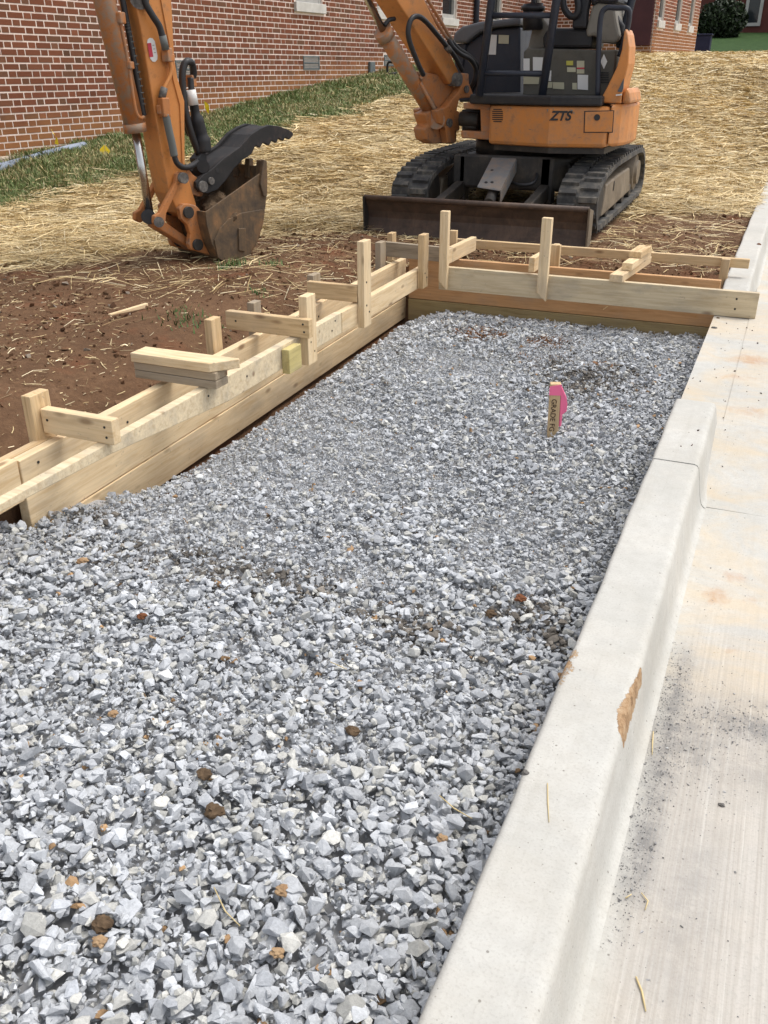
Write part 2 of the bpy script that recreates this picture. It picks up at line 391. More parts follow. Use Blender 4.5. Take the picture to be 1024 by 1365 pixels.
def m_ground():
    k = Mat('yard_soil', 0.95, spec=0.15); co = k.coord('Position')
    a = k.noise(co, 1.3, 6, 0.65); b = k.noise(co, 24, 6, 0.7); f = k.noise(co, 120, 4, 0.7)
    c = k.ramp(a, [(0.3, (0.115, 0.063, 0.034)), (0.55, (0.170, 0.096, 0.053)), (0.75, (0.225, 0.140, 0.083))])
    c = k.mix(k.ramp(b, [(0.4, 0.5), (0.6, 0.0)]), c, (0.085, 0.045, 0.026))
    red = k.noise(co, 3.1, 4, 0.6); c = k.mix(k.math('MULTIPLY', k.ramp(red, [(0.55, 0.0), (0.72, 1.0)]), 0.55), c, (0.19, 0.062, 0.028))
    c = k.mix(k.math('MULTIPLY', k.ramp(f, [(0.6, 0.0), (0.72, 1.0)]), 0.35), c, (0.30, 0.22, 0.15))
    sc = k.ramp(k.noise(k.mapping(co, (1, 1.0, 1)), 30, 6, 0.75, 1.2), [(0.30, (0.17, 0.115, 0.055)), (0.48, (0.37, 0.265, 0.13)), (0.66, (0.62, 0.48, 0.26))])
    c = k.mix(k.attr('Straw', 'Fac'), c, sc)
    gc = k.ramp(k.noise(co, 18, 6, 0.7), [(0.3, (0.09, 0.105, 0.040)), (0.6, (0.165, 0.18, 0.075)), (0.8, (0.28, 0.25, 0.13))])
    c = k.mix(k.attr('Grass', 'Fac'), c, gc)
    k.col(c); k.bump(k.math('ADD', b, k.math('MULTIPLY', f, 0.5)), 0.7, 0.02); return k.m
GROUND = m_ground()
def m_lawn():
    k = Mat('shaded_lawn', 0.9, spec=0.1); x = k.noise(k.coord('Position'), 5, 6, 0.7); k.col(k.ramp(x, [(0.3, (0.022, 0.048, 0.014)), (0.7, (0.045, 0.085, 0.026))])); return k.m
LAWN = m_lawn()

# ================================================================== GROUND
WA = np.array([-7.615, 7.866]); WU = np.array([0.085, 0.9964]); WU = WU / np.linalg.norm(WU); WN = np.array([WU[1], -WU[0]])   # long brick wall, its face normal
E_T = np.array([-60, 4.5, 6, 7, 8, 9.3, 10.7, 12.6, 15.3, 17.5, 20, 23.4, 30, 33, 44, 60, 200.0])
E_H = np.array([-0.03, -0.02, 0.0, 0.03, 0.07, 0.29, 0.41, 0.60, 0.90, 1.09, 1.28, 1.43, 1.50, 1.53, 2.45, 2.6, 2.8])
def lay(x, y):
    eff = y + 0.3 * np.clip(-x - 2, 0, 6)
    h = np.interp(eff, E_T, E_H)
    k = 1 - sstep(-2.6, -0.5, x) * (1 - sstep(11.5, 20, y))
    h = h * k - 0.03 * (1 - k)
    return h
def pitmask(x, y):       # 1 inside the excavated, gravelled pit and beneath the paving
    lx = -2.16 - 0.042 * (y - 1.95)
    a = sstep(0, 0.05, x - (lx - 0.03)) * (1 - sstep(5.56, 5.60, y))
    b = sstep(-0.27, -0.235, x) * (1 - sstep(13, 14, y))
    return np.maximum(a, b)
def ground_h(x, y, fine=True):
    h = lay(x, y)
    far = sstep(14, 24, y)
    h = h + (0.10 * fbm(x * 0.8, y * 0.8, 3)) * (1 - pitmask(x, y)) * sstep(0.1, 1.2, np.abs(x + 2.2) + 0) * (1 - 0.5 * far)
    if fine: h = h + 0.05 * fbm(x * 4.3 + 3, y * 4.3, 4) * (1 - far)
    if fine: h = h + 0.055 * fbm(x * 7.0 + 13, y * 7.0, 3) * sstep(5.0, 6.5, y + 0.35 * np.clip(-x - 2.5, 0, 5)) * (1 - 0.6 * far) * (1 - pitmask(x, y))
    # loose spoil thrown up behind the forms, a shallow trench right against them
    dl = (-2.2 - 0.042 * (y - 1.95)) - x
    inl = (y > -2) & (y < 6.2)
    h = h + np.where(inl, 0.05 * np.exp(-((dl - 0.55) / 0.3) ** 2) - 0.07 * np.exp(-((dl - 0.1) / 0.12) ** 2), 0)
    inx = (x > -2.3) & (x < -0.27)
    h = h + np.where(inx, -0.09 * np.exp(-((y - 5.85) / 0.16) ** 2), 0)
    pf = np.where(x > -0.6, -0.55, -0.385 + 0.035 * fbm(x * 9, y * 9, 3))
    return h * (1 - pitmask(x, y)) + pf * pitmask(x, y)
def walldist(x, y): return (x - WA[0]) * WN[0] + (y - WA[1]) * WN[1]
def grassmask(x, y):
    d = walldist(x, y); n = fbm(x * 1.3, y * 1.3, 4)
    wdt = np.interp(y, [6, 9, 13, 20], [1.5, 1.6, 1.9, 1.4])
    return 1 - sstep(wdt - 0.35, wdt + 0.35, d + 1.0 * n)
def strawmask(x, y):
    n = fbm(x * 1.1 + 5, y * 1.1, 4)
    # bare soil: a strip behind the forms, round the bucket and in front of the machine
    b = np.interp(x, [-9, -5.2, -4.2, -3.4, -2.4, -1.2, -0.6, -0.2], [3.6, 4.2, 5.1, 6.2, 7.5, 8.5, 9.0, 9.2])
    return sstep(-0.45, 0.35, (y - b) + 1.3 * n) * (1 - grassmask(x, y))

def axis(segs):
    a = []
    for x0, x1, st in segs: a.append(np.arange(x0, x1, st))
    a.append([segs[-1][1]]); return np.concatenate(a)
gx = axis([(-60, -20, 5), (-20, -9, 0.8), (-9, -4, 0.09), (-4, -2.35, 0.05), (-2.35, -2.0, 0.02), (-2.0, -0.34, 0.06), (-0.34, -0.2, 0.018), (-0.2, 1.0, 0.3), (1, 8, 1.0), (8, 80, 8)])
gy = axis([(-20, -2, 2), (-2, 1.4, 0.25), (1.4, 5.4, 0.05), (5.4, 5.7, 0.02), (5.7, 9, 0.05), (9, 16, 0.09), (16, 34, 0.3), (34, 60, 1), (60, 160, 12)])
GX, GY = np.meshgrid(gx, gy); GZ = ground_h(GX, GY)
nx, ny = len(gx), len(gy)
idx = np.arange(nx * ny).reshape(ny, nx)
quads = np.stack([idx[:-1, :-1], idx[:-1, 1:], idx[1:, 1:], idx[1:, :-1]], -1).reshape(-1, 4)
me = fast_mesh('ground', np.stack([GX, GY, GZ], -1).reshape(-1, 3), quads)
for nm, fn in (('Straw', strawmask), ('Grass', grassmask)):
    at = me.attributes.new(nm, 'FLOAT', 'POINT'); at.data.foreach_set('value', fn(GX, GY).astype(np.float32).ravel())
me.polygons.foreach_set('use_smooth', np.ones(len(quads), bool))
ground = tag(mkobj('ground', me, GROUND), kind='structure')
GSX, GSY = gx, gy
def gz(x, y):            # ground height for placing things
    return ground_h(np.asarray(x, float), np.asarray(y, float))

def on_ground(px, py):
    r = ray(px, py); r = r / np.linalg.norm(r); t = 3.0
    while t < 60:
        p = CAM + r * t
        if p[2] < float(gz(p[0], p[1])) or walldist(p[0], p[1]) < 0.14: break
        t += 0.02
    p[2] = max(float(gz(p[0], p[1])), p[2]) if walldist(p[0], p[1]) < 0.2 else float(gz(p[0], p[1])); return p
# ------------------------------------------------------------------ paving
def paving(name, xs, ys, zf, thick=0.12, attrs=True):
    X, Y = np.meshgrid(xs, ys); Z = zf(X, Y); a, b = len(xs), len(ys)
    V = np.stack([X, Y, Z], -1).reshape(-1, 3); V2 = V.copy(); V2[:, 2] -= thick
    i = np.arange(a * b).reshape(b, a); q = np.stack([i[:-1, :-1], i[:-1, 1:], i[1:, 1:], i[1:, :-1]], -1).reshape(-1, 4)
    N = a * b; rim = np.concatenate([i[0, :], i[1:, -1], i[-1, -2::-1], i[-2:0:-1, 0]])
    side = [(rim[(k + 1) % len(rim)], rim[k], rim[k] + N, rim[(k + 1) % len(rim)] + N) for k in range(len(rim))]
    me = fast_mesh(name, np.concatenate([V, V2]), np.concatenate([q, (q + N)[:, ::-1], np.array(side)]))
    return me, np.concatenate([X.ravel(), X.ravel()]), np.concatenate([Y.ravel(), Y.ravel()]), np.concatenate([Z.ravel(), Z.ravel() - thick])
def set_attr(me, **kw):
    for k, v in kw.items():
        at = me.attributes.new(k, 'FLOAT', 'POINT'); at.data.foreach_set('value', np.ascontiguousarray(v, np.float32))
JY = 2.862
def rust_at(X, Y, zz=-0.12):
    r = np.zeros(len(X))
    for (px, py, sx, sy, a) in ((985, 770, 30, 10, .9), (955, 795, 26, 14, 1.0), (1000, 800, 20, 12, .7), (975, 868, 16, 12, .8), (1000, 482, 40, 9, 1.0), (980, 505, 50, 8, .7), (1000, 552, 45, 9, .8), (985, 690, 40, 12, .4), (905, 510, 20, 7, .4), (930, 910, 40, 16, .35)):
        q = pZ(px, py, zz); e = pZ(px + sx, py, zz); g_ = pZ(px, py - sy, zz)
        r = np.maximum(r, a * np.exp(-((X - q[0]) / max(.01, abs(e[0] - q[0]))) ** 2 - ((Y - q[1]) / abs(g_[1] - q[1])) ** 2))
    return r
def gut(X, Y): return -0.150 + 0.012 * (X + 0.07)
me, X, Y, Z = paving('gutter', np.concatenate([np.arange(-0.096, 0.9, 0.02), np.arange(0.9, 7.1, 0.5)]), np.concatenate([[-6, -3, -1], np.arange(0, JY - 0.004, 0.02), [JY - 0.003]]), gut)
c0 = pZ(905, 985, -0.15); c1 = pZ(965, 955, -0.15); c2 = pZ(1000, 1020, -0.15)
dust = 1.0 * np.exp(-((X + 0.035) / 0.032) ** 2) * sstep(1.0, 1.3, Y) * (1 - sstep(1.8, 2.1, Y))
for cx, cy, sx, sy, a in ((c0[0], c0[1], .12, .16, .8), (c1[0] + .06, c1[1] - .02, .16, .06, 1.0), (c1[0] + .1, c1[1] + .06, .14, .04, .5), (c2[0] + .05, c2[1], .14, .10, .5), (0.05, 1.2, 0.06, 0.25, 0.45)):
    dust = np.maximum(dust, a * np.exp(-((X - cx) / sx) ** 2 - ((Y - cy) / sy) ** 2))
broom = sstep(-0.06, -0.02, X) * (1 - sstep(1.7, 2.4, Y)) * 0.9 + 0.1
set_attr(me, Rust=rust_at(X, Y, -.15), Stain=0.15 + 0.85 * sstep(1.5, 2.1, Y), Dust=np.clip(dust, 0, 1), Broom=broom, Chip=np.zeros(len(X)))
gutter = tag(mkobj('gutter', me, CONC), kind='structure')
def apron(X, Y):
    up = sstep(JY, 3.55, Y) * (1 - sstep(5.75, 6.6, Y))
    return -0.150 + 0.070 * up + 0.004 * fbm(X * 5, Y * 5, 3) - 0.05 * sstep(-0.05, 1.2, X) * up
me, X, Y, Z = paving('pavement', np.concatenate([np.arange(-0.0776, 0.9, 0.04), np.arange(0.9, 7.1, 0.5)]), np.concatenate([[JY + 0.003], np.arange(JY + 0.03, 3.52, 0.04), [3.528, 3.530], np.arange(3.56, 9, 0.04), np.arange(9, 14, 0.5), [40]]), apron)
set_attr(me, Rust=rust_at(X, Y, -.09), Stain=np.ones(len(X)), Dust=np.zeros(len(X)), Broom=0.15 * np.ones(len(X)), Chip=np.zeros(len(X)))
co_ = np.empty(len(me.vertices) * 3, np.float32); me.vertices.foreach_get('co', co_); co_ = co_.reshape(-1, 3)
co_[(co_[:, 0] < -0.07) & (co_[:, 1] < 3.5285), 0] = -0.13; me.vertices.foreach_set('co', co_.ravel()); me.update()
pav = tag(mkobj('pavement', me, CONC), kind='structure')
# level strip where the kerb is left out
me, X, Y, Z = paving('pavement', np.linspace(-0.262, -0.0777, 9), np.linspace(3.5305, 5.604, 52), lambda X, Y: -0.083 + 0.003 * fbm(X * 7, Y * 7, 3), 0.25)
set_attr(me, Rust=rust_at(X, Y, -.09), Stain=np.ones(len(X)), Dust=np.zeros(len(X)), Broom=0.0 * X, Chip=np.zeros(len(X)))
tag(mkobj('pavement', me, CONC), kind='structure')
# kerb lengths: swept profile with a rounded nose
def kerb(y0, y1, round0, round1, dens=0.03):
    prof = [(-0.262, -0.45), (-0.262, -0.006), (-0.258, -0.0015), (-0.252, 0.0)]
    prof += [(x, 0.0) for x in np.linspace(-0.245, -0.132, 18)]
    prof += [(-0.125, -0.0008), (-0.1175, -0.0045), (-0.1125, -0.0115), (-0.1095, -0.023), (-0.103, -0.055), (-0.096, -0.095), (-0.091, -0.118), (-0.085, -0.136), (-0.077, -0.1455), (-0.069, -0.1492), (-0.069, -0.2), (-0.0795, -0.21), (-0.0795, -0.45)]
    prof = np.array(prof); n = len(prof)
    ys = np.concatenate([np.arange(y0, y1, dens), [y1]]); V = []
    for y in ys:
        e = min(1.0, (y - y0) / 0.03) if round0 else 1.0
        if round1: e = min(e, (y1 - y) / 0.045)
        p = prof.copy(); dz = 0.028 * (1 - math.sqrt(max(0, 1 - (1 - e) ** 2)))
        if e < 1: p[:, 1] = np.where(p[:, 1] > -0.06, p[:, 1] - dz, p[:, 1])
        w = 0.0016 * math.sin(y * 7.1) + 0.001 * math.sin(y * 23)
        V += [(a + w * (1 if a < -.2 else (0.6 if b > -.09 else 0)), y, b) for a, b in p]
    Fq = []
    for j in range(len(ys) - 1):
        for i in range(n - 1): Fq.append((j * n + i, j * n + i + 1, (j + 1) * n + i + 1, (j + 1) * n + i))
    Fq += [(j * n + n - 1, j * n, (j + 1) * n, (j + 1) * n + n - 1) for j in range(len(ys) - 1)]
    V = np.array(V)
    bm = bmesh.new(); vs_ = [bm.verts.new(p) for p in V]
    for q in Fq: bm.faces.new([vs_[k] for k in q[::-1]])
    bm.faces.new([vs_[k] for k in range(n)]); bm.faces.new([vs_[(len(ys) - 1) * n + k] for k in range(n)][::-1])
    bmesh.ops.recalc_face_normals(bm, faces=bm.faces)
    me = bpy.data.meshes.new('kerb'); bm.to_mesh(me); bm.free()
    for p in me.polygons: p.use_smooth = len(p.vertices) == 4
    me.set_sharp_from_angle(angle=R(50))
    X, Y, Z = V[:, 0], V[:, 1], V[:, 2]
    chip = np.zeros(len(X))
    ya, yb = pZ(828, 972, 0)[1], pZ(848, 888, 0)[1]; tt = np.clip((Y - ya) / (yb - ya), 0, 1)
    wch = 0.025 * np.interp(tt, [0, .12, .3, .6, 1.0], [.55, 1.0, .95, .5, .15])
    chip = np.where((Y > ya - .012) & (Y < yb + .012), np.clip(1.25 - (-0.112 - X) / np.maximum(wch, .002), 0, 1), 0) * (X < -0.104) * (Z > -0.03)
    q = pZ(752, 885, 0); chip = np.maximum(chip, .62 * np.exp(-((X + .262) / .022) ** 2 - ((Y - q[1]) / .10) ** 2))
    set_attr(me, Rust=0 * X, Stain=0.12 + 0 * X, Dust=0.45 * (1 - sstep(-0.262, -0.25, X)), Broom=0.05 + 0 * X, Chip=chip)
    return tag(mkobj('kerb', me, CONC), kind='structure')
kerb(-5, 2.842, False, False, 0.02); kerb(2.850, 3.530, False, True, 0.012); kerb(5.605, 40, True, False, 0.2)
# dark joint filler under the two joints
for (x0, x1, y, z) in ((-0.255, -0.115, 2.846, -0.02),): MB().box(((x0 + x1) / 2, y, -0.19), x1 - x0, 0.02, 0.3).build('kerb', GRAVBASE)['kind'] = 'structure'

# ------------------------------------------------------------------ gravel bed
def LXo(y): return -2.095 - 0.040 * (y - 1.95)
def gravel_h(x, y):
    dl = x - LXo(y)
    h = -0.235 + 0.03 * (1 - sstep(0.7, 1.8, y))
    h = h - 0.085 * np.exp(-((dl - 0.02) / 0.22) ** 2) * sstep(2.2, 2.9, y) - 0.055 * np.exp(-((y - 5.55) / 0.35) ** 2)
    h = h - 0.075 * (1 - sstep(0.07, 0.20, dl)) * sstep(2.25, 2.5, y)
    h = h + 0.035 * (1 - sstep(2.0, 2.55, y)) * (1 - sstep(0.1, 0.6, dl))
    h = h + 0.04 * fbm(x * 1.4, y * 1.4, 3) - 0.015 * sstep(-0.45, -0.27, x)
    return h
sx_ = np.linspace(-3.2, -0.25, 60); sy_ = np.linspace(-3, 5.60, 150)
X, Y = np.meshgrid(sx_, sy_); Z = gravel_h(X, Y) - 0.02
X = np.maximum(X, np.where(Y > 2.3, LXo(Y) + 0.12, LXo(Y) - 0.05)); Z = gravel_h(X, Y) - 0.025
i = np.arange(X.size).reshape(X.shape); q = np.stack([i[:-1, :-1], i[:-1, 1:], i[1:, 1:], i[1:, :-1]], -1).reshape(-1, 4)
tag(mkobj('gravel_bed', fast_mesh('gravel_bed', np.stack([X, Y, Z], -1).reshape(-1, 3), q), GRAVBASE), kind='structure')

def stone_lib(n, npts, flat):
    lib = []
    for k in range(n):
        bm = bmesh.new()
        P = rng.normal(size=(npts, 3)); P /= np.linalg.norm(P, axis=1)[:, None]
        cut = rng.normal(size=(4, 3)); cut /= np.linalg.norm(cut, axis=1)[:, None]
        P *= rng.uniform(0.85, 1.15, (npts, 1))
        for c_ in cut:                      # cleave flat faces off a rough lump
            dd = P @ c_; lim = rng.uniform(0.45, 0.75); P -= np.clip(dd - lim, 0, None)[:, None] * c_
        P *= 1.12 * np.array([1.1, rng.uniform(0.65, 0.95), rng.uniform(*flat)])
        for p in P: bm.verts.new(p)
        r = bmesh.ops.convex_hull(bm, input=bm.verts)
        bmesh.ops.delete(bm, geom=[g for g in r['geom_interior'] if isinstance(g, bmesh.types.BMVert)], context='VERTS')
        bmesh.ops.triangulate(bm, faces=bm.faces); bmesh.ops.recalc_face_normals(bm, faces=bm.faces)
        bm.verts.index_update()
        lib.append((np.array([v.co for v in bm.verts]), np.array([[v.index for v in f.verts] for f in bm.faces]))); bm.free()
    return lib
LIBA = stone_lib(60, 15, (0.45, 0.75)); LIBB = stone_lib(24, 9, (0.45, 0.75)); LIBC = stone_lib(16, 6, (0.5, 0.9))
def scatter(name, pos, size, tilt, cols, lib):
    n = len(pos); k = rng.integers(0, len(lib), n); yaw = rng.uniform(0, 2 * np.pi, n); ta = rng.normal(0, tilt, n); tb = rng.normal(0, tilt, n)
    cy, sy, ca, sa, cb, sb = np.cos(yaw), np.sin(yaw), np.cos(ta), np.sin(ta), np.cos(tb), np.sin(tb)
    Rm = np.zeros((n, 3, 3)); one = np.ones(n); zero = np.zeros(n)
    Rz = np.stack([np.stack([cy, -sy, zero], -1), np.stack([sy, cy, zero], -1), np.stack([zero, zero, one], -1)], 1)
    Rx = np.stack([np.stack([one, zero, zero], -1), np.stack([zero, ca, -sa], -1), np.stack([zero, sa, ca], -1)], 1)
    Ry = np.stack([np.stack([cb, zero, sb], -1), np.stack([zero, one, zero], -1), np.stack([-sb, zero, cb], -1)], 1)
    Rm = Rz @ Rx @ Ry
    V, Fa, Cc, off = [], [], [], 0
    for t, (lv, lf) in enumerate(lib):
        s = np.nonzero(k == t)[0]
        if not len(s): continue
        v = np.einsum('nij,vj->nvi', Rm[s], lv) * size[s][:, None, None] + pos[s][:, None, :]
        V.append(v.reshape(-1, 3)); Fa.append((lf[None] + (off + np.arange(len(s)) * len(lv))[:, None, None]).reshape(-1, 3))
        Cc.append(np.repeat(cols[s], len(lv), 0)); off += len(s) * len(lv)
    return fast_mesh(name, np.concatenate(V), np.concatenate(Fa), np.concatenate(Cc))
# random deposition on a height map, so that stones rest on one another
cell = 0.007; ox, oy = -2.9, 0.15; hw, hh = int(2.66 / cell), int(5.5 / cell)
hx = ox + np.arange(hw) * cell; hy = oy + np.arange(hh) * cell
HM = gravel_h(*np.meshgrid(hx, hy)) - 0.012
NFI, NMA, NFT = 30000, 105000, 75000
N = NFI + NMA + NFT
cx = rng.uniform(-2.72, -0.268, N); cy = 0.2 + (5.57 - 0.2) * rng.random(N)
cx = np.where(rng.random(N) < 0.08, rng.uniform(-0.42, -0.268, N), cx)
szz = np.clip(np.exp(rng.normal(np.log(0.0092), 0.42, N)), 0.0048, 0.022)
szz[:NFI] = rng.uniform(0.0035, 0.0075, NFI)
finer = (fbm(cx * 1.1 + 31, cy * 1.1 + 7, 3) > 0.10)
szz = np.where(finer & (rng.random(N) < 0.6), szz * 0.62, szz)
szz[NFI + NMA:] = rng.uniform(0.003, 0.0062, NFT)
cap = np.full(N, 0.034); cap[NFI + NMA:] = 0.025
szz *= 1 + 0.12 * (1 - sstep(0.6, 1.8, cy))
dlx = cx - LXo(cy) - 0.03 * fbm(cy * 5, cy * 0, 3)
ok = np.where(cy > 2.35, dlx > 0.085 + 0.02 * rng.random(N), np.where(cy > 1.9, dlx > 0.02 + .065 * sstep(2.0, 2.35, cy), True))
cx, cy, szz, cap = cx[ok], cy[ok], szz[ok], cap[ok]
cx = np.minimum(cx, -0.2665 - szz * 0.8)
base_h = gravel_h(cx, cy)
cz = np.zeros(len(cx)); keep = np.ones(len(cx), bool)
ixs = ((cx - ox) / cell).astype(int); iys = ((cy - oy) / cell).astype(int); rad = np.maximum(1, (szz / cell * 0.75).astype(int))
for s in range(len(cx)):
    a, b, r_ = ixs[s], iys[s], rad[s]
    w = HM[max(0, b - r_):b + r_ + 1, max(0, a - r_):a + r_ + 1]
    if w.size == 0: keep[s] = False; continue
    m = 0.65 * w.mean() + 0.35 * w.max(); hz = szz[s] * 0.55
    z = m + hz * 0.5
    if z > base_h[s] + cap[s]: keep[s] = False; continue
    cz[s] = z; np.maximum(w, z + hz * 0.4, out=w)
cx, cy, cz, szz = cx[keep], cy[keep], cz[keep], szz[keep]
print('stones', len(cx))
n = len(cx); t = rng.random(n); v = rng.normal(0, 1, n)
colr = np.array([0.485, 0.500, 0.522])[None] * np.exp(0.14 * v)[:, None]
warm = t < 0.20; colr[warm] = np.array([0.52, 0.515, 0.485]) * np.exp(0.14 * v[warm])[:, None]
dk = (t > 0.20) & (t < 0.30); colr[dk] = np.array([0.39, 0.405, 0.43]) * np.exp(0.2 * v[dk])[:, None]
tan = (t > 0.989) & (szz < 0.015); colr[tan] = np.array([0.34, 0.215, 0.115]) * np.exp(0.25 * v[tan])[:, None]
# soil worked into the stone: brown patches where the photograph has them
def patch(px, py, sxp, syp):
    q = pZ(px, py, -0.2); e = pZ(px + sxp, py, -0.2); g_ = pZ(px, py - syp, -0.2)
    return q[0], q[1], abs(e[0] - q[0]), abs(g_[1] - q[1])
soil = np.zeros(n)
for (px, py, a, b, amt) in ((640, 440, 40, 10, 1.0), (730, 448, 35, 9, 0.8), (690, 470, 30, 8, .45), (790, 500, 60, 22, .9), (740, 480, 50, 12, .6), (300, 748, 100, 20, .75), (405, 770, 50, 18, .9), (560, 830, 90, 20, .55), (700, 810, 60, 24, .8), (740, 845, 40, 14, .7), (200, 735, 70, 18, .55), (130, 690, 40, 10, .4)):
    X0, Y0, ax, by = patch(px, py, a, b)
    soil = np.maximum(soil, amt * np.exp(-((cx - X0) / ax) ** 2 - ((cy - Y0) / by) ** 2))
soilm = (rng.random(n) < soil * np.where(szz < 0.008, 1.0, 0.6))
redp = (cy > 4.2) & (soil > 0.3) & (cx < -0.62) & (cy > 4.55)
colr[soilm & redp] = np.array([0.22, 0.115, 0.06]) * np.exp(0.3 * v[soilm & redp])[:, None]
colr[soilm & ~redp] = np.array([0.16, 0.142, 0.122]) * np.exp(0.3 * v[soilm & ~redp])[:, None]
colr = np.clip(colr, 0.03, 0.72)
fine_ = szz < 0.0066; near = (cy < 2.6) & ~fine_
Pst = np.stack([cx, cy, cz], -1)
o = tag(mkobj('gravel', scatter('gravel', Pst[near], szz[near], 0.30, colr[near], LIBA), GRAVELM), 'grey crushed limestone gravel bed filling the formed pit', 'gravel', kind='stuff')
far_ = ~near & ~fine_
mkobj('gravel', scatter('gravel', Pst[far_], szz[far_], 0.32, colr[far_], LIBB), GRAVELM, o)['kind'] = 'stuff'
mkobj('gravel', scatter('gravel', Pst[fine_], szz[fine_], 0.5, colr[fine_], LIBC), GRAVELM, o)['kind'] = 'stuff'
print('stones', near.sum(), far_.sum(), fine_.sum(), [len(x.data.polygons) for x in (o, *o.children)])
# clay lumps lying on the stones: single things
def lump(px, py, r, label, col, name='clay_lump', cat='clay lump', Z=None):
    q = pZ(px, py, -0.17 if Z is None else Z)
    if Z is None: q[2] = gravel_h(q[0], q[1]) + 0.035
    bm = bmesh.new(); bmesh.ops.create_icosphere(bm, subdivisions=3, radius=r)
    sd = rng.uniform(0, 50)
    for vv in bm.verts:
        d = vv.co.normalized(); k = 1 + 1.1 * float(fbm(np.array(d.x * 2.2 + sd), np.array(d.y * 2.2 + d.z * 1.9 + sd), 4)); vv.co = Vector((d.x * r * k * 1.15, d.y * r * k, d.z * r * k * 0.6))
    me = bpy.data.meshes.new(name); bm.to_mesh(me); bm.free()
    o = mkobj(name, me, col, None, Matrix.Translation(Vector(q))); return tag(o, label, cat)
CLAYD = m_noise2('dark_clay', (0.055, 0.036, 0.022), (0.15, 0.10, 0.06), 45, 0.95, 0.5)
CLAYT = m_noise2('tan_stone', (0.25, 0.15, 0.08), (0.42, 0.29, 0.17), 30, 0.9, 0.3)
CLAYR = m_noise2('red_clay', (0.13, 0.05, 0.022), (0.24, 0.10, 0.05), 40, 0.95, 0.5)

# ------------------------------------------------------------------ lumber
DN = Vector((0, 0, 1))
def lumber(name, a, b, t, h, mat, parent, up=(0, 0, 1), tip=0.0, taper=None, label=None, bev=0.003):
    """a board from end centre a to end centre b: local X along its length, t thick sideways, h high along up"""
    a = Vector(a); b = Vector(b); L = (b - a).length; x = (b - a).normalized(); u = Vector(up); u = (u - x * u.dot(x)).normalized(); s = u.cross(x)
    h0, h1 = (h, h) if taper is None else taper
    vs_ = []
    for (px, hh) in ((0, h0), (L, h1)):
        top = h / 2
        vs_ += [(px, -t / 2, top - hh), (px, t / 2, top - hh), (px, t / 2, top), (px, -t / 2, top)]
    fs = [(0, 3, 2, 1), (4, 5, 6, 7), (0, 1, 5, 4), (1, 2, 6, 5), (2, 3, 7, 6), (3, 0, 4, 7)]
    if tip > 0:      # cut to a slanting point at end b
        for k in (4, 5): vs_[k] = (L - tip, vs_[k][1], vs_[k][2])
    me = bpy.data.meshes.new(name); me.from_pydata([(p[0], p[1], p[2]) for p in vs_], [], fs); me.update()
    M4 = Matrix(((x.x, s.x, u.x, a.x), (x.y, s.y, u.y, a.y), (x.z, s.z, u.z, a.z), (0, 0, 0, 1)))
    o = mkobj(name, me, mat, parent, M4)
    bevel(o, bev, 2)
    if label: o['label'] = label
    return o
def nails(part, pts, r=0.004, nrm=(0, -1, 0)):
    nrm = np.asarray(nrm, float)
    for p in pts:
        p = np.asarray(p); MB().cyl(p - nrm * 0.002, p + nrm * 0.0015, r, 8).build('nail_head', UNDERM, part)
TT = 0.06   # top of the forms
def LX(y, off=0.0): return -2.095 - 0.040 * (y - 1.95) + off            # inner face of the left outer form
def HXf(y): return -1.885 - 0.032 * (y - 1.65)                           # room-side face of the hung inner board
lf = empty('timber_form', (LX(3.7), 3.7, -0.3), 'long pale timber form with stakes and cross braces along the left of the gravel', 'formwork')
th = 0.038
def ob(name, y0, y1, z0, z1, mat, label=None, off=0.0):
    return lumber(name, (LX(y0) - th / 2 + off, y0, (z0 + z1) / 2), (LX(y1) - th / 2 + off, y1, (z0 + z1) / 2), th, z1 - z0, mat, lf, label=label)
TO = 0.035
up_b = ob('outer_board', 1.94, 5.58, -0.218, TO, WOOD, 'pale upper board of the outer form')
ob('outer_board', 0.6, 1.932, -0.10, TO + .008, WOOD, 'short end length of the outer form')
ob('lower_board', 1.99, 5.58, -0.357, -0.221, WOOD, off=0.004)
TH = 0.054
hprof = [(0.9, TH), (4.02, TH), (4.02, -.052), (2.9, -.049), (2.15, .012), (1.65, .030), (0.9, .030)]
hm_ = MB().prism([(HXf(y), y, z) for y, z in hprof], (-th, 0, 0)).build('hung_board', WOODS2, lf, 0.003, 'tapered hung board stained grey along its edge')
lumber('hung_board', (HXf(4.025) - th / 2, 4.025, TH - .06), (HXf(5.27) - th / 2, 5.27, TH - 0.06), th, 0.115, WOOD, lf, taper=(0.106, 0.118))
lumber('scab_board', (LX(1.75) - th * 1.5 - .004, 1.75, TO - 0.045), (LX(2.15) - th * 1.5 - .004, 2.15, TO - 0.045), th, 0.09, WOODT, lf)
def pin_stake(px, py_top, X, Y, w, t, mat, z0=-0.5, label=None, along='Y', parent=None):
    """vertical stake whose top shows at pixel row py_top when it stands at X, Y"""
    r = ray(px, py_top); k = Y / r[1]; z = CAMH + r[2] * k
    a, b = ((w, t) if along == 'X' else (t, w))
    up = (1, 0, 0) if along == 'X' else (0, 1, 0)
    return lumber('stake', (X, Y, z), (X, Y, z0), min(a, b) if False else t, w, mat, parent or lf, up=up, label=label)
SOFF = -th - 0.02
def left_stake(px, py, Y, mat, w=0.089, label=None, turn=False, dx=0.0):
    X = LX(Y) + SOFF - (0.02 if not turn else 0.045) + dx
    return pin_stake(px, py, X, Y, w, 0.038, mat, label=label, along='X' if turn else 'Y')
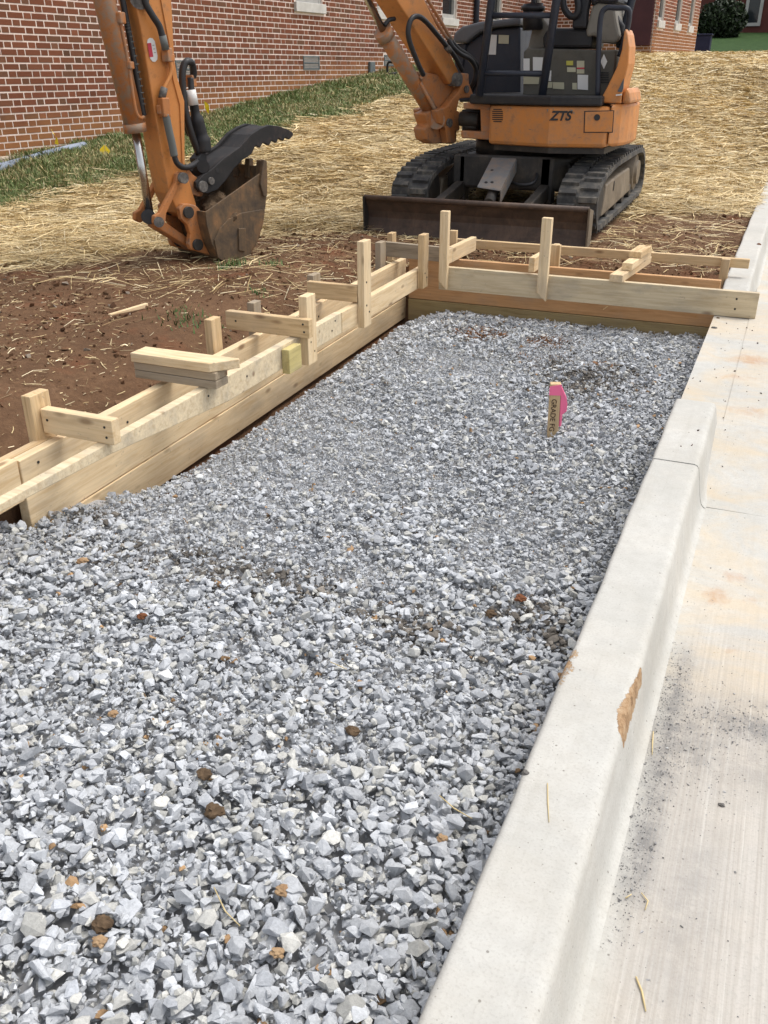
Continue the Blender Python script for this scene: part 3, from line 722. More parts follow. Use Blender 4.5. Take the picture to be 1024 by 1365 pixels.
def Yat(px, X, Z):           # y on the line X = const that shows at column px at height Z
    lo, hi = 0.5, 12.0
    for _ in range(50):
        m_ = (lo + hi) / 2
        if proj((X, m_, Z))[0] < px: lo = m_
        else: hi = m_
    return (lo + hi) / 2
def ys_for(px, off, Z=TT):
    y = 3.0
    for _ in range(6): y = Yat(px, LX(y) + off, Z)
    return y
yS1 = ys_for(52, -0.075, 0.12); S1 = left_stake(52, 524, yS1, WOODT, 0.089, 'stout stake at the near end of the form')
yS3 = ys_for(285, -0.075, 0.12); left_stake(285, 424, yS3, WOODT, 0.075)
yS4 = ys_for(341, -0.12, 0.1); left_stake(341, 402, yS4, WOODG, 0.07, 'short weathered stake', dx=-.05)
yS5 = ys_for(418, -0.10, 0.12); left_stake(418, 365, yS5, WOODG, 0.089, 'grey weathered stake', dx=-.02)
yS6 = ys_for(508, -0.075, 0.14); left_stake(508, 322, yS6, WOODG, 0.089)
yS7 = ys_for(522, -0.2, 0.14); left_stake(523, 310, yS7, WOODT, 0.075, dx=-.12)
# horizontal 2x4 spacers laid over the two boards
def brace(y, x0, x1, zb, h, t, mat, dy=0.0, label=None, name='cross_brace'):
    return lumber(name, (x0, y, zb + h / 2), (x1, y + dy, zb + h / 2), t, h, mat, lf, label=label)
yB1 = yS1 + 0.005
B1 = brace(yB1, LX(yB1) - 0.055, HXf(yB1) + 0.035, TH + 0.001, 0.085, th, WOOD, 0.0)
yst = 2.78; ZST = TH + .001
for k, (m_, t_, lab) in enumerate(((WOODG, 0.031, 'dark weathered lath in the stack'), (WOODG, 0.031, 'dark weathered lath in the stack'))):
    lumber('cross_brace', (LX(yst) - 0.12, yst, ZST + 0.0165 + k * 0.033), (HXf(yst) + 0.05, yst, ZST + 0.0165 + k * 0.033), 0.085, 0.0315, m_, lf, label=lab)
# new block with a clipped corner on top of the stack
z0 = ZST + 0.067
MB().prism([(LX(yst) - 0.125, yst - 0.05, z0), (HXf(yst) + 0.03, yst - 0.05, z0), (HXf(yst) + 0.105, yst + 0.045, z0), (HXf(yst) + 0.10, yst + 0.055, z0), (LX(yst) - 0.125, yst + 0.05, z0)], (0, 0, 0.036)).build('cross_brace', WOOD, lf, 0.003, 'fresh block with a clipped corner on top of the stack')
# brace by the third stake, its upright and the yellow treated block
yV1 = 3.60
for _ in range(8): yV1 = Yat(414, HXf(yV1) + 0.03, 0.0)
def upright(y, ztop, zbot, w, t, mat, px=None, py=None, tip=0.0, label=None, off=0.021):
    X = HXf(y) + off
    if py is not None: r = ray(px, py); ztop = CAMH + r[2] * X / r[0]
    return lumber('upright', (X, y, ztop), (X, y, zbot), t, w, mat, lf, up=(0, 1, 0), tip=tip, label=label)
V1 = upright(yV1, 0.3, -0.085, 0.089, 0.042, WOOD, 413, 391)
B3 = brace(yV1 - 0.065, LX(yV1) - 0.155, HXf(yV1) + 0.07, TH + 0.002, 0.085, 0.038, WOODT)
BLK = lumber('block', (HXf(yV1 - .21) + 0.021, yV1 - .235, TT - 0.075), (HXf(yV1 - .12) + 0.021, yV1 - .115, TT - 0.075), 0.038, 0.11, WOODY, lf, label='yellow green treated block nailed to the hung board')
yV2 = 4.3
for _ in range(8): yV2 = Yat(488, HXf(yV2) + 0.03, 0.1)
V2 = upright(yV2, 0.3, -0.075, 0.092, 0.038, WOOD, 486, 320, label='tall wide upright with nail holes')
brace(yV2 - 0.03, LX(yV2) - 0.075, HXf(yV2) - 0.0, TH + 0.004, 0.085, 0.036, WOODT)
yV3 = 5.0
for _ in range(8): yV3 = Yat(566, HXf(yV3) + 0.03, 0.1)
V3 = upright(yV3, 0.3, -0.06, 0.085, 0.038, WOODT, 567, 311, tip=0.0)
lumber('cross_brace', (LX(5.45) - 0.12, 5.45, TT + 0.05), (-1.86, 5.40, TT + 0.05), 0.036, 0.09, WOODG, lf, label='grey weathered brace at the far corner')
for o_, y_, zs in ((V2, yV2, (.04, -.0, .16)), (V1, yV1, (.02, -.03)), (V3, yV3, (.03, 0.0))):
    nails(o_, [(HXf(y_) + 0.0405, y_ + (.018 if k % 2 else -.015), z_) for k, z_ in enumerate(zs)], 0.0055, (1, 0, 0))
nails(BLK, [(HXf(yV1) + 0.0405, yV1 - .20, .0), (HXf(yV1) + 0.0405, yV1 - .15, -.03), (HXf(yV1) + 0.0405, yV1 - .145, .005)], .005, (1, 0, 0))
nails(B1, [(HXf(yB1) + .005, yB1 - .0192, TH + .06), (HXf(yB1) + .008, yB1 - .0192, TH + .025), (LX(yB1) - .03, yB1 - .0192, TH + .05)], .0045)
nails(B3, [(HXf(yV1) + .04, yV1 - .0842, TH + .065), (HXf(yV1) + .045, yV1 - .0842, TH + .03), (LX(yV1) - .10, yV1 - .0842, TH + .045)], .005)
nails(up_b, [(LX(y_) + .001, y_, z_) for y_, z_ in ((2.02, .0), (2.04, -.06), (2.5, -.03), (3.3, -.02), (4.2, -.03))], .005, (1, 0, 0))
nails(hm_, [(HXf(y_) + .001, y_, z_) for y_, z_ in ((2.75, .02), (3.05, .01), (3.9, -.01), (3.94, .03))], .0045, (1, 0, 0))

cf = empty('timber_form', (-1.1, 5.4, -0.3), 'short timber form across the far end of the gravel in front of the excavator', 'formwork')
CYH = 5.28   # camera side of the hung cross board
fb = lumber('hung_board', (-1.90, CYH + th / 2, TT - 0.07), (-0.048, CYH + th / 2 - .01, TT - 0.07), th, 0.14, WOODS, cf, label='grey stained hung board lapping onto the kerb strip')
nails(fb, [(-0.16, CYH - .009, 0.02), (-0.16, CYH - .009, -0.035)], 0.006)
def cb(name, z0, z1, mat, y=5.53, x0=-2.2, x1=-0.268, label=None): return lumber(name, (x0, y + th / 2, (z0 + z1) / 2), (x1, y + th / 2, (z0 + z1) / 2), th, z1 - z0, mat, cf, label=label)
cb('outer_board', -0.213, TT, WOODR, label='reddish upper board of the cross form')
cb('lower_board', -0.357, -0.216, WOODO, 5.526, label='green treated lower board of the cross form')
rail = lumber('rail', (-2.10, 5.98, 0.085), (-0.145, 5.985, 0.085), 0.038, 0.055, WOODT, cf, label='long rear rail behind the cross form')
def cstake(px, py, X, Y, w, t, mat, zb=-0.5, tip=0.0, label=None):
    r = ray(px, py); z = CAMH + r[2] * Y / r[1]
    return lumber('stake', (X, Y, z), (X, Y, zb), t, w, mat, cf, up=(1, 0, 0), tip=tip, label=label)
def Xat(px, Y, Z):
    lo, hi = -6.0, 3.0
    for _ in range(50):
        m_ = (lo + hi) / 2
        if proj((m_, Y, Z))[0] < px: lo = m_
        else: hi = m_
    return (lo + hi) / 2
yf = CYH - 0.022
cstake(593, 281, Xat(592, yf, 0.1), yf, 0.052, 0.042, WOOD, -0.07, 0.05, 'tall pointed stake at the left end of the hung board')
cstake(728, 290, Xat(725, yf, 0.1), yf, 0.058, 0.042, WOOD, -0.085, 0.05, 'tall leaning stake on the hung board')
x4 = Xat(602, 5.5, 0.15); lumber('cross_brace', (x4 + .02, CYH + 0.04, TT + 0.05), (x4 + 0.03, 5.86, TT + 0.05), 0.038, 0.089, WOOD, cf)
cstake(604, 307, Xat(604, 5.75, .1), 5.75, 0.05, 0.038, WOODT)
x5 = Xat(713, CYH + .1, 0.1); lumber('cross_brace', (x5 - .005, CYH + 0.04, TT + 0.045), (x5 + .02, 5.86, TT + 0.045), 0.036, 0.085, WOOD, cf)
cstake(741, 326, Xat(740, 5.62, .1), 5.62, 0.06, 0.038, WOODT)
x6 = Xat(838, 5.45, 0.1)
lumber('cross_brace', (x6 - 0.035, CYH - 0.035, TT + 0.022), (x6 + 0.03, 5.90, TT + 0.022), 0.075, 0.042, WOOD, cf)
lumber('cross_brace', (x6 + 0.0, CYH + 0.10, TT + 0.066), (x6 + 0.035, 5.88, TT + 0.066), 0.06, 0.042, WOOD, cf)
lumber('block', (x6 + 0.012, CYH + 0.27, TT + 0.106), (x6 + 0.035, 5.80, TT + 0.106), 0.075, 0.036, WOODT, cf)
cstake(968, 345, Xat(966, 5.95, 0.05), 5.935, 0.05, 0.038, WOODT, label='stake at the kerb end of the rear rail')

# ------------------------------------------------------------------ survey stake
q = pZ(738, 571, -0.195); q[2] = gravel_h(q[0], q[1])
ss = empty('survey_stake', q, 'short wooden survey stake with pink paint standing in the gravel', 'survey stake')
fx = Vector((0.80, 0.25, 0)).normalized(); fy_ = Vector((-fx.y, fx.x, 0))
S0 = Vector((q[0], q[1], q[2]))
def onst(u, v, z): p = S0 + fx * u + fy_ * v; return (p.x, p.y, S0.z + z)
body = lumber('stake_body', Vector(onst(0, 0, -0.08)), Vector(onst(-0.008, 0.0, 0.232)), 0.034, 0.044, WOODT, ss, up=(fx.x, fx.y, 0))
MB().prism([onst(-0.0318, -0.0195, .185), onst(0.0160, -0.0195, .185), onst(0.0160, -0.0195, .205), onst(0.0155, -0.0195, .232), onst(-0.0318, -0.0195, .222)], tuple(fy_ * 0.0015)).build('paint_mark', PINK, ss)
MB().prism([onst(0.0146, -0.0185, .225), onst(0.020, -0.0185, .215), onst(0.040, -0.016, .175), onst(0.046, -0.014, .145), onst(0.046, -0.012, .115), onst(0.030, -0.012, .10), onst(0.030, -0.012, .05), onst(0.0205, -0.012, .045)], tuple(fy_ * 0.022)).build('paint_mark', PINK, ss, 0.002)
def text_mesh(txt, size, mat, M4, parent, name='lettering', shear=0.0, bold=0.0, extrude=0.0006):
    cu = bpy.data.curves.new(name, 'FONT'); cu.body = txt; cu.size = size; cu.shear = shear; cu.offset = bold; cu.extrude = extrude; cu.align_x = 'CENTER'; cu.align_y = 'CENTER'
    to = bpy.data.objects.new('tmp_text', cu); COL.objects.link(to)
    dg = bpy.context.evaluated_depsgraph_get(); me = bpy.data.meshes.new_from_object(to.evaluated_get(dg))
    bpy.data.objects.remove(to); me.name = name
    me.materials.clear()
    return mkobj(name, me, mat, parent, M4)
cpos = Vector(onst(-0.010, -0.0182, 0.098)); xd = Vector((0.0, 0.0, -1.0)); yd = fx; zd = xd.cross(yd)
text_mesh('GRADE FG', 0.030, INK, Matrix(((xd.x, yd.x, zd.x, cpos.x), (xd.y, yd.y, zd.y, cpos.y), (xd.z, yd.z, zd.z, cpos.z), (0, 0, 0, 1))), ss)
# ================================================================== BRICK BUILDINGS
def WP(s, z, off=0.0, A=None, U=None, Nn=None):
    A = WA if A is None else A; U = WU if U is None else U; Nn = WN if Nn is None else Nn
    return np.array([A[0] + U[0] * s + Nn[0] * off, A[1] + U[1] * s + Nn[1] * off, z])
CRS, SL, HL, JT = 0.0677, 0.196, 0.090, 0.0145
PER = SL + HL + 2 * JT
def bricks_layout(s0, s1, z0, z1, holes, seed):
    out = []
    nr = int((z1 - z0) / CRS)
    for r_ in range(nr):
        z = z0 + r_ * CRS; sh = (SL + JT + HL / 2 - SL / 2) if r_ % 2 else 0.0
        s = s0 - sh
        while s < s1:
            for w, kind in ((SL, 's'), (HL, 'h')):
                a, b = max(s, s0), min(s + w, s1)
                if b - a > 0.03 and not any(a < h1 and b > h0 and z < k1 and z + CRS - JT > k0 for h0, h1, k0, k1 in holes):
                    out.append((a, b, z, kind if b - a > w - 1e-6 else 'c'))
                elif b - a > 0.03:
                    for h0, h1, k0, k1 in holes:
                        if z < k1 and z + CRS - JT > k0:
                            for c0_, c1_ in ((a, min(b, h0 - 0.004)), (max(a, h1 + 0.004), b)):
                                if a < h1 and b > h0 and c1_ - c0_ > 0.03: out.append((c0_, c1_, z, 'c'))
                s += w + JT
    return out
def brick_cols(n):
    pal = np.array(BR_COL); k = rng.choice(5, n, p=[.2, .27, .27, .17, .09]); return pal[k] * np.exp(rng.normal(0, .12, n))[:, None]
def brick_stuff(name, lay_, A, U, Nn, parent, depth=0.03, proud=0.0035, cols=None):
    L = np.array([(a, b, z) for a, b, z, k in lay_]); n = len(L); pr = proud + rng.uniform(-.002, .002, n)
    cor = []
    for sgn, src in ((0, 0), (1, 1)):
        for zz in (0, 1):
            for of in (0, 1):
                s = L[:, src]; z = L[:, 2] + zz * (CRS - JT); o_ = pr if of else pr - depth
                cor.append(np.stack([A[0] + U[0] * s + Nn[0] * o_, A[1] + U[1] * s + Nn[1] * o_, z], -1))
    V = np.stack(cor, 1).reshape(-1, 3)
    fq = np.array([(1, 5, 7, 3), (0, 1, 3, 2), (5, 4, 6, 7), (3, 7, 6, 2), (0, 4, 5, 1)])
    Fc = (fq[None] + (np.arange(n) * 8)[:, None, None]).reshape(-1, 4)
    c = np.repeat(brick_cols(n) if cols is None else cols, 8, 0)
    o = mkobj(name, fast_mesh(name, V, Fc, c), BRICKSTUFF, parent); o['kind'] = 'stuff'; return o
def wall_core(name, s0, s1, z0, z1, holes, A, U, Nn, parent, thick=0.25, mat=None):
    """mortar-coloured wall body with real openings: boxes between the holes"""
    m = MB(); Rm = np.array([[U[0], -Nn[0], 0], [U[1], -Nn[1], 0], [0, 0, 1.0]])
    xs = sorted({s0, s1, *[h for q in holes for h in q[:2]]}); zs = sorted({z0, z1, *[h for q in holes for h in q[2:]]})
    for i in range(len(xs) - 1):
        for j in range(len(zs) - 1):
            a, b, c_, d_ = xs[i], xs[i + 1], zs[j], zs[j + 1]
            if any(a >= h0 - 1e-6 and b <= h1 + 1e-6 and c_ >= k0 - 1e-6 and d_ <= k1 + 1e-6 for h0, h1, k0, k1 in holes): continue
            m.box(WP((a + b) / 2, (c_ + d_) / 2, -thick / 2, A, U, Nn), b - a, thick, d_ - c_, Rm)
    return m.build(name, mat or MORTAR, parent)
def abox(m, s0, s1, z0, z1, o0, o1, A=None, U=None, Nn=None):
    A = WA if A is None else A; U = WU if U is None else U; Nn = WN if Nn is None else Nn
    Rm = np.array([[U[0], -Nn[0], 0], [U[1], -Nn[1], 0], [0, 0, 1.0]])
    return m.box(WP((s0 + s1) / 2, (z0 + z1) / 2, (o0 + o1) / 2, A, U, Nn), s1 - s0, abs(o1 - o0), z1 - z0, Rm)
def window(parent, s0, s1, zs, h, A=None, U=None, Nn=None, sill=0.13):
    g = lambda *a: abox(*a, A, U, Nn)
    m = MB(); fwid = 0.07
    g(m, s0, s0 + fwid, zs, zs + h, -0.12, -0.03); g(m, s1 - fwid, s1, zs, zs + h, -0.12, -0.03)
    g(m, s0 + fwid, s1 - fwid, zs, zs + fwid, -0.12, -0.035); g(m, s0 + fwid, s1 - fwid, zs + h - fwid, zs + h, -0.12, -0.035); g(m, s0 + fwid, s1 - fwid, zs + h / 2 - 0.025, zs + h / 2 + 0.025, -0.11, -0.04)
    w = m.build('window', FRAMEW, parent)
    p = MB(); g(p, s0 + fwid, s1 - fwid, zs + fwid, zs + h - fwid, -0.10, -0.085); p.build('pane', GLASS, w)
    q = MB(); g(q, s0 - 0.04, s1 + 0.04, zs - sill, zs - 0.002, -0.16, 0.045); q.build('sill', STONE, w, 0.006)
    return w
bb = empty('brick_building', WP(10, 0.6), 'long red brick building with pale mortar joints and small foundation vents behind the excavator', 'building')
WH = 3.4
wins = [(5.49, 6.25), (8.0, 8.75), (10.62, 11.30), (12.95, 13.7), (15.5, 16.25), (18.1, 18.85)]
ZS = 2.04
vents = [(5.64, 6.10, 1.14, 1.33), (3.0 - 0.42, 3.0, 0.0, 0.0), (8.6, 9.05, 1.22, 1.40)]
def wz(px, py):
    q = pPlane(px, py, np.array([WA[0], WA[1], 0]), np.array([WN[0], WN[1], 0])); return (q[0] - WA[0]) * WU[0] + (q[1] - WA[1]) * WU[1], q[2]
v2a = wz(233, 79); v2b = wz(261, 104); vents[1] = (v2a[0], v2b[0], v2b[1], v2a[1] - 0.01)
v3a = wz(512, 73); v3b = wz(531, 88); vents[2] = (v3a[0], v3b[0], v3b[1], v3a[1])
holes = [(a, b, ZS - 0.13, ZS + 1.35) for a, b in wins]
vholes = [(a, b, c_, d_) for a, b, c_, d_ in vents]
wall_core('wall', -6, 24.5, -0.3, WH, [(a, b, ZS - 0.128, ZS + 1.35) for a, b in wins] , WA, WU, WN, bb)
lay_ = bricks_layout(-6, 24.5, 0.06, WH, [(a - .04, b + .04, c_, ZS) for a, b, c_, d_ in holes] + [(a, b, ZS, d_) for a, b, c_, d_ in holes] + vholes, 3)
# the 300 bricks that show largest become single parts
full = [i for i, q in enumerate(lay_) if q[3] in 'sh']
score = []
for i in full:
    a, b, z, k = lay_[i]; p = WP((a + b) / 2, z, 0); x, y, dz = proj(p)
    g_ok = z > ground_h(np.array(p[0] + WN[0] * .1), np.array(p[1] + WN[1] * .1)) - 0.03
    if 0 < x < 560 and -4 < y < 240 and dz > 0 and g_ok and not (145 < x < 232 and y < 190): score.append(((b - a) / dz ** 2, i))
score.sort(reverse=True); single = set(i for _, i in score[:300])
def unit_brick(w, name):
    me = bpy.data.meshes.new(name); d, h = 0.03, CRS - JT; e = 0.0022
    # local: x along the wall, y out of the face, z up; the outer face slightly smaller (arrises)
    v = [(0, -d, 0), (w, -d, 0), (w, -d, h), (0, -d, h), (0, -e, 0), (w, -e, 0), (w, -e, h), (0, -e, h), (e, 0, e), (w - e, 0, e), (w - e, 0, h - e), (e, 0, h - e)]
    f = [(0, 1, 5, 4), (1, 2, 6, 5), (2, 3, 7, 6), (3, 0, 4, 7), (4, 5, 9, 8), (5, 6, 10, 9), (6, 7, 11, 10), (7, 4, 8, 11), (8, 9, 10, 11)]
    me.from_pydata(v, [], f); me.update(); me.materials.append(BRICK1); return me
BS, BH = unit_brick(SL, 'brick_stretcher'), unit_brick(HL, 'brick_header')
bm_ = bmesh.new()
for me_ in (BS, BH):
    b2 = bmesh.new(); b2.from_mesh(me_); bmesh.ops.recalc_face_normals(b2, faces=b2.faces); b2.to_mesh(me_); b2.free()
bm_.free()
for i in sorted(single):
    a, b, z, k = lay_[i]; p = WP(a, z, 0.0035 + rng.uniform(-.002, .002))
    mkobj('brick', BS if k == 's' else BH, None, bb, Matrix(((WU[0], WN[0], 0, p[0]), (WU[1], WN[1], 0, p[1]), (0, 0, 1, p[2]), (0, 0, 0, 1))))
brick_stuff('brickwork', [q for i, q in enumerate(lay_) if i not in single], WA, WU, WN, bb)
for a, b in wins: window(bb, a, b, ZS, 1.35)
for a, b, z0, z1 in vents:
    m = MB(); f_ = 0.018
    abox(m, a, a + f_, z0, z1, -0.01, 0.012); abox(m, b - f_, b, z0, z1, -0.01, 0.012); abox(m, a + f_, b - f_, z0, z0 + f_, -0.01, 0.011); abox(m, a + f_, b - f_, z1 - f_, z1, -0.01, 0.011)
    abox(m, a + f_, b - f_, (z0 + z1) / 2 - .006, (z0 + z1) / 2 + .006, -0.008, 0.010)
    v = m.build('vent', VENTM, bb)
    m = MB(); nl = 8
    for k in range(nl):
        zz = z0 + f_ + (z1 - z0 - 2 * f_) * (k + .5) / nl
        Rm = np.array([[WU[0], -WN[0], 0], [WU[1], -WN[1], 0], [0, 0, 1.0]]); t = R(35); Rx = np.array([[1, 0, 0], [0, math.cos(t), -math.sin(t)], [0, math.sin(t), math.cos(t)]])
        m.box(WP((a + b) / 2, zz, 0.001), b - a - 2 * f_, 0.018, 0.003, Rm @ Rx)
    m.build('louvre', VENTM, v)
s_, z_ = wz(494, 91); m = MB(); abox(m, s_ - .09, s_ + .09, z_ - .1, z_ + .1, 0.004, 0.05); m.build('meter_box', VENTM, bb, 0.01)
s_, z_ = wz(632, 15); m = MB(); m.tube([WP(s_, 0.9, .06), WP(s_, 3.5, .06)], 0.055, 10); m.build('downspout', DARKW, bb)
m = MB(); abox(m, -6, 1.9, -0.2, 0.335, 0.009, 0.10); m.build('footing', FOOT, bb, 0.02)
m = MB(); abox(m, -6.2, 24.6, WH, WH + 0.25, -0.3, 0.25); m.build('eaves_board', STONE, bb)
# utility pipe on the soil at the foot of the wall
pp = [WP(s, float(np.interp(s, [-1.4, .75], [gz(*WP(-1.2, 0, .2)[:2]) + .03, gz(*WP(.7, 0, .2)[:2]) + .01])) + .006 * math.sin(s * 5), 0.20) for s in np.linspace(-1.4, 0.75, 9)]
pipe = MB().tube(pp, 0.055, 12).build('drain_pipe', PIPEB); tag(pipe, 'blue grey plastic drain pipe lying along the foot of the brick wall', 'pipe')
for f_ in (0.62, 0.70):
    i0 = f_ * 8; a_ = np.array(pp[int(i0)]) + (np.array(pp[int(i0) + 1]) - np.array(pp[int(i0)])) * (i0 % 1); t_ = (pp[5] - pp[4]) / np.linalg.norm(pp[5] - pp[4])
    MB().cyl(a_ - t_ * .012, a_ + t_ * .012, 0.062, 12).build('pipe_band', BLACKP, pipe)
s_, z_ = wz(500, 98); g0 = WP(s_, z_ - .05, 0.25)
gp = MB(); gp.tube(smooth_path([g0 + (0, 0, -.05), g0 + (0, 0, .2), g0 + (.12, -.05, .22)]), 0.02, 8); gp.tube([g0 + (.05, -.25, -.0), g0 + (.3, -.32, .03)], 0.05, 10)
tag(gp.build('standpipe', BLACKP), 'small dark pipe stub in the grass below the third vent', 'pipe stub')

# wing of the school beyond the excavator
WC = pPlane(867, 72, CAM + 20.0 * FW, FW)[:2]; WE = WC + WU * 4.92
wg = empty('brick_building', (WC[0], WC[1] + 2, 1.3), 'brick wing with three narrow windows and a maroon end panel beyond the excavator', 'building')
def wgz(px, py):
    q = pPlane(px, py, np.array([WC[0], WC[1], 0]), np.array([WN[0], WN[1], 0])); return (q[0] - WC[0]) * WU[0] + (q[1] - WC[1]) * WU[1], q[2]
w3 = [(wgz(x0, 20)[0], wgz(x1, 20)[0]) for x0, x1 in ((878, 885.5), (901, 908), (919.5, 925))]
hol = [(a, b, 2.13, 3.5) for a, b in w3]
WL = wgz(925, 73)[0]
wall_core('wall', 0, WL, 0.8, 3.9, [(a, b, 2.0, 3.5) for a, b in w3], WC, WU, WN, wg, 0.3)
lw = bricks_layout(0.0, WL, 1.2, 3.9, [(a - .05, b + .05, 1.99, 2.13) for a, b in w3] + hol, 4)
brick_stuff('brickwork', lw, WC, WU, WN, wg, cols=brick_cols(len(lw)) * 1.25)
for a, b in w3: window(wg, a, b, 2.13, 1.37, WC, WU, WN, 0.15)
EU = -WN; EN = -WU   # end face towards the camera, running back to the long wall
EA = WC.copy()
wall_core('end_wall', 0.0, 2.4, 0.8, 3.9, [], EA, EU, EN, wg, 0.3)
le = bricks_layout(0.02, 2.4, 1.2, 3.9, [], 5); brick_stuff('brickwork', le, EA, EU, EN, wg)
m = MB(); abox(m, 0.03, 0.62, 1.62, 3.88, 0.012, 0.05, EA, EU, EN); m.build('maroon_panel', MAROON, wg, 0.01)
m = MB(); abox(m, -.02, .14, 0.8, 3.9, 0.0, 0.05, WC, WU, WN)
# far building, lawn bank, shrub and cabinet
fbld = empty('brick_building', (-2, 44.2, 2.4), 'dark red brick building on the green bank in the far right background', 'building')
m = MB(); m.box((-2, 45.2, 3.8), 26, 2, 4.2); m.build('wall', FARBR, fbld)
for (x0, x1, y0, name_) in ((990, 1013, 35, 1), (953, 976, 12, 0)):
    a = pY(x0, y0, 44.15); b = pY(x1, y0, 44.15); xa, xb, z0 = a[0], b[0], a[2]
    m = MB(); t = 0.12; z1 = z0 + 1.9
    for (p0, p1, q0, q1) in ((xa, xa + t, z0, z1), (xb - t, xb, z0, z1), (xa + t, xb - t, z0, z0 + t), (xa + t, xb - t, z1 - t, z1)): m.box(((p0 + p1) / 2, 44.16, (q0 + q1) / 2), p1 - p0, 0.1, q1 - q0)
    w = m.build('window', FRAMEW if name_ else STONE, fbld)
    m = MB(); m.box(((xa + xb) / 2, 44.185, (z0 + z1) / 2), xb - xa - 2 * t, 0.02, z1 - z0 - 2 * t); m.build('pane', GLASS, w)
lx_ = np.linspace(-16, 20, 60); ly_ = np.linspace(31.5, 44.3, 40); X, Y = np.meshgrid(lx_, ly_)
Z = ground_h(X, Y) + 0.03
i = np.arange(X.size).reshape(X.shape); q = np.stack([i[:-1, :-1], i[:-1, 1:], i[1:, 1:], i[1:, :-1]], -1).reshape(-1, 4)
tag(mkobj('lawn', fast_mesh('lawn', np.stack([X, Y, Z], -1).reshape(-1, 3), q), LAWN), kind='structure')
def leaf_cloud(c, rad, n, size, cols):
    d = rng.normal(size=(n, 3)); d /= np.linalg.norm(d, axis=1)[:, None]; r_ = rng.random(n) ** 0.33
    nz = 1 + 0.35 * fbm(d[:, 0] * 2.3 + 4, d[:, 1] * 2.3 + d[:, 2] * 2, 3)
    P = np.array(c) + d * r_[:, None] * nz[:, None] * np.array(rad)
    a = rng.normal(size=(n, 3)); a /= np.linalg.norm(a, axis=1)[:, None]; b = np.cross(a, rng.normal(size=(n, 3))); b /= np.linalg.norm(b, axis=1)[:, None]
    s = size * rng.uniform(.6, 1.3, n)[:, None]
    V = np.stack([P - a * s, P + b * s * .5, P + a * s, P - b * s * .5], 1).reshape(-1, 3)
    cc = np.array(cols)[rng.integers(0, len(cols), n)] * np.exp(rng.normal(0, .25, n))[:, None]
    return V, np.arange(4 * n).reshape(-1, 4), np.repeat(cc, 4, 0)
bc = pY(962, 30, 41.0); gb = float(gz(bc[0], 41.0))
bush = empty('shrub', (bc[0], 41, gb), 'dark rounded shrub in front of the far building', 'shrub')
V, Fq, cc = leaf_cloud((bc[0], 41, gb + .55), (0.95, 0.85, 0.75), 5200, 0.085, [(0.022, 0.034, 0.014), (0.032, 0.05, 0.02), (0.016, 0.024, 0.012)])
mkobj('foliage', fast_mesh('foliage', V, Fq, cc), LEAF, bush)
m = MB()
for k in range(7):
    a = k * 0.9; m.tube([(bc[0], 41, gb - .1), (bc[0] + .4 * math.cos(a), 41 + .4 * math.sin(a), gb + .7)], [.03, .012], 6)
m.build('stem', CLAYD, bush)
q = pY(933, 75, 29.0)
cb_ = empty('utility_cabinet', (q[0], 29, q[2] - .1), 'navy metal utility cabinet standing at the corner of the wing', 'cabinet')
w_ = 17 / 1190 * 31
m = MB(); m.box((q[0], 29.2, q[2] + .2), w_, .4, .62); m.build('cabinet_body', BINM, cb_, 0.02)
m = MB(); m.box((q[0], 29.2, q[2] + .53), w_ + .05, .46, .04); m.build('lid', BINM, cb_, 0.01)
# ================================================================== EXCAVATOR
EXB = empty('excavator', (-2.08, 7.9, 0.05), 'orange mini excavator with rubber tracks and blade, its bucket resting on the soil', 'excavator')
def part(m, name, mat, parent=None, bev=None, label=None): return m.build(name, mat, parent or EXB, bev, label)
def prismY(pts, Y, depth): return MB().prism([pY(x, y, Y) for x, y in pts], (0, depth, 0))
